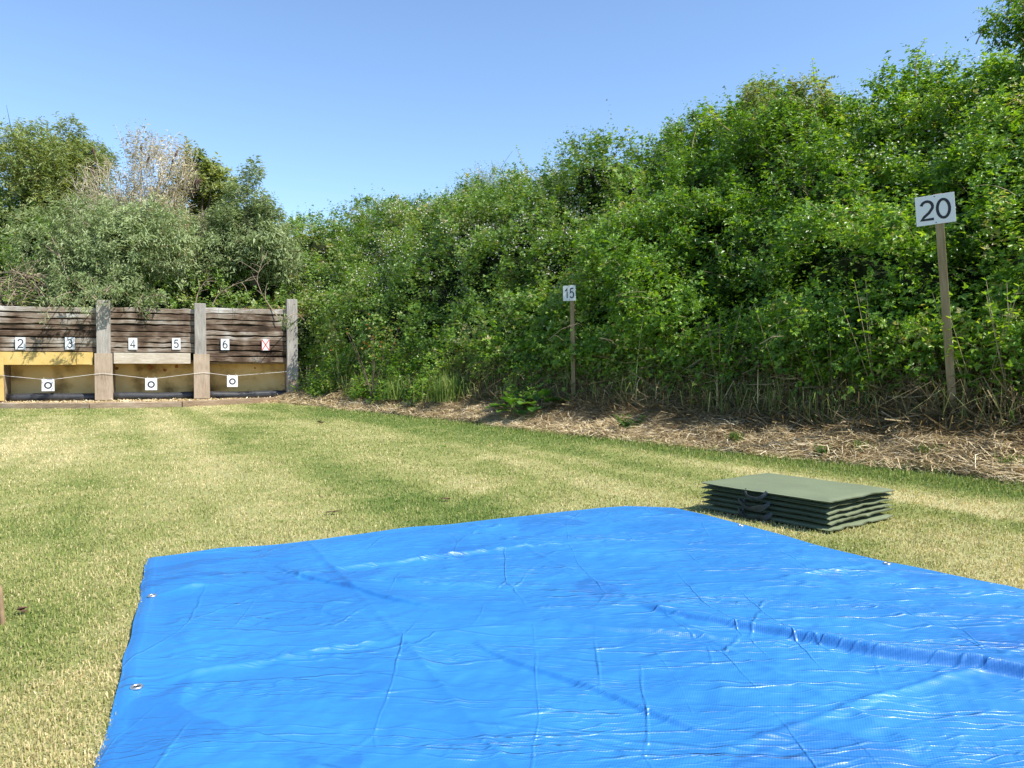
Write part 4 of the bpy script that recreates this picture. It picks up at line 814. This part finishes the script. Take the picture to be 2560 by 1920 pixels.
for q in range(3):
    root = empty('folded_mat', (0, 0, 0)); tag(root, labs[q], 'mat', 'olive folded mats stacked beside the tarpaulin')
    panel(2 * q, root, 10 + q); panel(2 * q + 1, root, 20 + q)
    zt = .012 + TH_m * (2 * q + 2)
    strap(root, .42 + .02 * q, .66 - .01 * q, zt - .010, .055 + .01 * (2 - q), .035, q + 1)
    if q < 2: strap(root, .44, .69, zt - .018, .04, .05, q + 5)

# ------------------------------------------------------------------ small plants and bits
def leafy_plant(name, label, cat, p, hgt, nst, seed, lsz, matn, T=LEAF6, group=None, spread=.25):
    r = np.random.default_rng(seed); root = empty(name, p); tag(root, label, cat, group); gs, gl = Geo(), Geo()
    for i in range(nst):
        a = r.uniform(0, 6.28); tp = np.array([math.cos(a) * spread * hgt * r.random(), math.sin(a) * spread * hgt * r.random(), hgt * r.uniform(.7, 1)]); f = np.linspace(0, 1, 6)[:, None]
        b0 = np.array([math.cos(a), math.sin(a), 0]) * .05 * r.random(); c = b0 + tp * f; gs.tube(c, np.linspace(.006, .003, 6), .5, 0, k=5)
        m_ = 9; fi = np.repeat(np.linspace(.2, 1, m_), 2); P = b0 + tp * fi[:, None]; az = np.arange(2 * m_) * math.pi + np.repeat(np.arange(m_) * 1.57, 2)
        D = np.stack([np.cos(az), np.sin(az), np.where(fi > .9, .7, -.15)], 1)
        scatter(gl, T, P, D, np.array([[0, 0, 1.]]) + r.normal(0, .2, (2 * m_, 3)), lsz * (1.25 - .75 * fi), r.uniform(.3, .9, 2 * m_))
    gs.build('stems', M['cane'], root); gl.build('leaves', M[matn], root)
def bank_pt(px, s):
    u_ = (px - 1280) / F; y_ = (S0 + s) / (N2[0] * u_ + N2[1]); x_ = u_ * y_; return np.array([x_, y_, float(ground_h(np.array([x_]), np.array([y_]))[0])])
ng = 'nettles at the front of the near thicket'
for i, (px, s_, h_, wh) in enumerate([(2085, 1.35, 1.45, 'between the two signs, left of the 20 sign'), (2200, 1.35, 1.6, 'just left of the 20 sign stake'), (2450, 1.3, 1.35, 'just right of the 20 sign stake'), (2535, 1.25, 1.7, 'at the right edge of the photo'), (1960, 1.4, 1.5, 'midway between the signs'), (1800, 1.4, 1.4, 'well left of the 20 sign above the sunlit straw')]):
    leafy_plant('nettle_plant', 'tall nettle clump %s' % wh, 'nettle', bank_pt(px, s_), h_, 6, 300 + i, .14, 'bramble', group=ng, spread=.35)
# big-leaved dock plant near sign 15
def dock(px, s_, seed, label, sz=.34):
    r = np.random.default_rng(seed); p = bank_pt(px, s_); root = empty('burdock_plant', p); tag(root, label, 'plant')
    g, gs = Geo(), Geo()
    for i in range(9):
        az = r.uniform(0, 6.28); el = r.uniform(.3, 1.2); st_ = r.uniform(.15, .4); d = np.array([math.cos(az) * math.cos(el), math.sin(az) * math.cos(el), math.sin(el)])
        b0 = d * st_; gs.tube(np.array([[0, 0, -.03], b0 * .6 + np.array([0, 0, .03]), b0]), [.012, .009, .006], .5, 0, k=5)
        na_ = 10; f = np.linspace(0, 1, na_); hw = .36 * np.sin(np.clip(f * .93 + .07, 0, 1) * math.pi) ** .65 * (1 + .06 * (-1) ** np.arange(na_)); hor = unit(np.array([d[0], d[1], d[2] - .2])); sdv_ = unit(np.cross(hor, [0, 0, 1.])); nv_ = np.cross(sdv_, hor)
        L_ = sz * r.uniform(.7, 1.15); mid = b0 + hor * (f * L_)[:, None] - np.array([[0, 0, 1]]) * (f ** 2 * .3 * L_)[:, None]
        le = mid + sdv_ * (hw * L_)[:, None] + nv_ * (.08 * L_ * (1 + .4 * np.sin(f * 17)))[:, None]; ri = mid - sdv_ * (hw * L_)[:, None] + nv_ * (.08 * L_ * (1 + .4 * np.cos(f * 15)))[:, None]
        v_ = np.concatenate([le, mid, ri]); f_ = [[j, j + 1, na_ + j + 1, na_ + j] for j in range(na_ - 1)] + [[na_ + j, na_ + j + 1, 2 * na_ + j + 1, 2 * na_ + j] for j in range(na_ - 1)]
        g.add(v_, np.array(f_), float(r.uniform(.4, .9)))
    gs.build('stalks', M['cane'], root); g.build('leaves', M['fern_green'], root, True)
dock(1350, .75, 5, 'large leaved bright green burdock to the left of the 15 sign', .42)
dock(1290, .55, 6, 'lower spreading burdock with pale leaves at the shaded bank foot', .36)
leafy_plant('thistle_plant', 'small bright green thistle growing in the straw midway between the signs', 'plant', bank_pt(1580, .42), .22, 6, 401, .10, 'fern_green', spread=1.2)
leafy_plant('weed_plant', 'small green weed growing in the sunlit straw behind the mats', 'plant', bank_pt(2060, .12), .14, 5, 402, .06, 'fern_green', spread=.9)
leafy_plant('weed_plant', 'leafy green weed beside the right post of the sleeper wall', 'plant', bank_pt(770, .6), .9, 10, 403, .12, 'fern_green', spread=.6)
leafy_plant('weed_plant', 'tall pale weed growing in front of the right post of the sleeper wall', 'plant', bank_pt(850, .75), 1.3, 12, 404, .10, 'fern_green', spread=.4)
def tuft(label, px, s_, hgt, n_, seed, rad=.12, matn='grass', tb=.22, name='grass_tuft'):
    global rng
    kr = rng; rng = np.random.default_rng(seed); p = bank_pt(px, s_); g = Geo(); q = rng.normal(0, rad * .5, (n_, 3)); q[:, 2] = 0
    blades(g, q, hgt * rng.uniform(.5, 1, n_), .006 + .0007 * p[1], np.clip(rng.normal(.4, .2, n_), .05, 1), np.clip(rng.normal(tb, .12, n_), 0, 1)); o = g.build(name, M[matn]); o.location = p; tag(o, label, 'grass tuft', 'grass tufts on the bank foot'); rng = kr
tuft('tall bright green grass tuft left of the burdock', 1120, .7, .9, 260, 1, .5)
tuft('green grass tuft between burdock and the tall grass', 1010, .75, .8, 200, 2, .5)
tuft('slender green tuft in the straw behind the left end of the mats', 1840, .25, .2, 150, 3, .07)
tuft('small green tuft in the straw above the middle of the mats', 2150, .35, .2, 50, 4)
tuft('green tuft at the straw edge by the right border of the photo', 2525, .3, .22, 90, 5)
tuft('thin green tuft rising from the straw under the 20 sign', 2330, .35, .16, 40, 6)

# dead branches
def dead_branch(label, pts, depth, rad, seed, nb=8, name='dead_branch', mt='twig'):
    r = np.random.default_rng(seed); P = np.array([at_depth(a, c, depth + dd) for a, c, dd in pts]); root_p = P[0].copy(); P = P - root_p
    f = np.linspace(0, 1, len(P)); ff = np.linspace(0, 1, 14); C = np.stack([np.interp(ff, f, P[:, k]) for k in range(3)], 1); C[1:-1] = (C[:-2] + C[1:-1] * 2 + C[2:]) / 4
    g = Geo(); g.tube(C, np.linspace(rad, rad * .35, 14), .5, 0, k=5); Lb = np.linalg.norm(P[-1])
    for i in range(nb):
        k = r.integers(3, 13); d = unit(unit(C[min(k + 1, 13)] - C[k - 1]) + r.normal(0, .55, 3)); ln = Lb * r.uniform(.15, .4)
        g.tube(np.array([C[k], C[k] + d * ln * .5 + r.normal(0, .02, 3), C[k] + d * ln + np.array([0, 0, -.05])]), [rad * .5, rad * .35, rad * .2], .5, 0, k=4)
    o = g.build(name, M[mt]); o.location = root_p; tag(o, label, 'branch', 'bare dead branches above the sleeper wall')
dead_branch('bare curved branch rising behind the post between 5 and 6', [(488, 765, 0), (495, 730, 0), (515, 700, 0), (535, 694, -.2)], 22.9, .02, 1)
dead_branch('bare forked branch above the number 6 bay', [(530, 765, 0), (545, 735, 0), (585, 712, 0), (620, 700, 0)], 23.1, .018, 2, 14)
dead_branch('thin bare branch over the sleepers above the red cross', [(700, 800, 0), (660, 745, 0), (640, 700, 0), (660, 640, 0)], 23.7, .016, 3, 12)
dead_branch('long bare stem sloping through the grey green bush', [(255, 765, 0), (220, 730, 0), (170, 700, 0), (140, 620, .3)], 21.9, .022, 4, 9)
g = Geo(); r = np.random.default_rng(9); P0 = at_depth(30, 738, 22.25)
for i in range(170):
    a = P0 + np.array([r.uniform(-1.6, .9), r.uniform(-.3, .5), r.uniform(-.25, .75)]); d = unit(np.array([r.normal(.7, .6), r.normal(0, .3), r.normal(-.1, .5)])); ln = r.uniform(.4, 1.2)
    g.tube(np.array([a, a + d * ln * .5 + np.array([0, 0, .08]), a + d * ln]) , [.009, .007, .004], .5, 0, k=4)
o = g.build('brushwood', M['twig']); tag(o, 'tangle of dry brown twigs above the number 2 at the left edge', 'brushwood')
# bare twigs showing in the thicket
for i, (px, py, dep, dx, dy) in enumerate([(1120, 755, 20.6, 110, 20), (1090, 800, 20.8, 130, 60), (1370, 850, 13.0, 70, -40), (1500, 845, 13.0, 50, 25), (1900, 860, 9.7, 60, -20)]):
    dead_branch(['pale bare twig in the dark hollow of the far thicket', 'long thin twig below the pale twig in the dark hollow', 'bare bent twig just left of the 15 sign stake', 'dry arching stem just right of the 15 sign stake', 'short dry stem in the shade left of the 20 sign'][i], [(px, py, 0), (px + dx * .5, py + dy * .5 - 8, -.1), (px + dx, py + dy, 0)], dep - .3, .0045, 50 + i, 4, mt='twig')
# red tinged leaves near the butt
p = at_depth(930, 850, 18.9); root = empty('red_leaved_shrub', (p[0], p[1], .3)); tag(root, 'low shrub with orange red leaves in the thicket near the sleeper wall', 'shrub')
M['red_leaf'] = leaf_mat('red_leaf', [(0, (.12, .20, .03)), (.65, (.16, .18, .03)), (1, (.45, .12, .04))], .5, .3, .3, (1.1, .8, .4))
g = Geo(); q = np.random.default_rng(12); PP = q.normal(0, 1, (110, 3)) * np.array([.5, .25, .3]) + np.array([0, -.1, p[2] - .3]); scatter(g, TRI4, PP, q.normal(0, 1, (110, 3)), np.array([[0, -.3, 1.]]) + q.normal(0, .4, (110, 3)), .06, q.uniform(0, 1, 110)); g.build('leaves', M['red_leaf'], root)
g = Geo()
for i in range(8): g.tube(np.array([[0, 0, 0], PP[i * 9] * .5 + np.array([.05, 0, 0]), PP[i * 9]]), [.012, .008, .004], .5, 0, k=4)
g.build('stems', M['trunk'], root)

# peg at left edge, fallen leaves on the lawn
peg_m = plain('peg_wood', (.26, .175, .10), .7, .2, .2, 30)
b0 = gp(7, 1562); t0 = at_depth(-3, 1452, b0[1]); g = Geo(); f = np.linspace(-.15, 1, 7)[:, None]; c = b0 + (t0 - b0) * f; c[-1, 0] -= .012; c[-2, 0] += .002
g.tube(c, np.array([.010, .011, .0105, .011, .010, .0095, .008]), .5, 0, k=8); o = g.build('wooden_peg', peg_m, None, True); tag(o, 'short brown wooden peg stuck in the lawn at the left edge', 'peg')
dl = plain('brown_leaf', (.09, .05, .03), .8, .2, .4, 40)
for i, (px, py, lb) in enumerate([(54, 1527, 'brown curled leaf lying on the lawn beside the wooden peg'), (1117, 1248, 'dark brown leaf on the lawn above the middle of the tarpaulin'), (833, 1281, 'small brown leaf on the lawn above the left half of the tarpaulin'), (800, 1057, 'brown leaf lying on the far lawn near the bank corner'), (1110, 1117, 'small dark green leaf on the far lawn below the bank')]):
    r = np.random.default_rng(70 + i); p = gp(px, py, .02); g = Geo(); sc = (.036, .05, .05, .10, .07)[i]
    for j in range(5 if i in (0, 3) else 3):
        a, b_ = np.meshgrid(np.linspace(0, 1, 6), np.linspace(-1, 1, 5), indexing='ij'); wdt = np.sin(np.clip(a * .9 + .08, 0, 1) * math.pi) * .4; an = r.uniform(0, 6.28)
        lx, ly, lz = a - .5, b_ * wdt, .35 * b_ ** 2 * wdt + .25 * (a - .5) ** 2 + .05 * j; X_ = lx * math.cos(an) - ly * math.sin(an) + r.normal(0, .4) ; Y_ = lx * math.sin(an) + ly * math.cos(an) + r.normal(0, .3)
        g.add(np.stack([X_, Y_, lz], -1).reshape(-1, 3) * sc, grid_faces(6, 5))
    o = g.build('fallen_leaf', dl if i < 4 else M['bramble'], None, True); o.location = p; tag(o, lb, 'leaf', 'fallen leaves on the lawn')
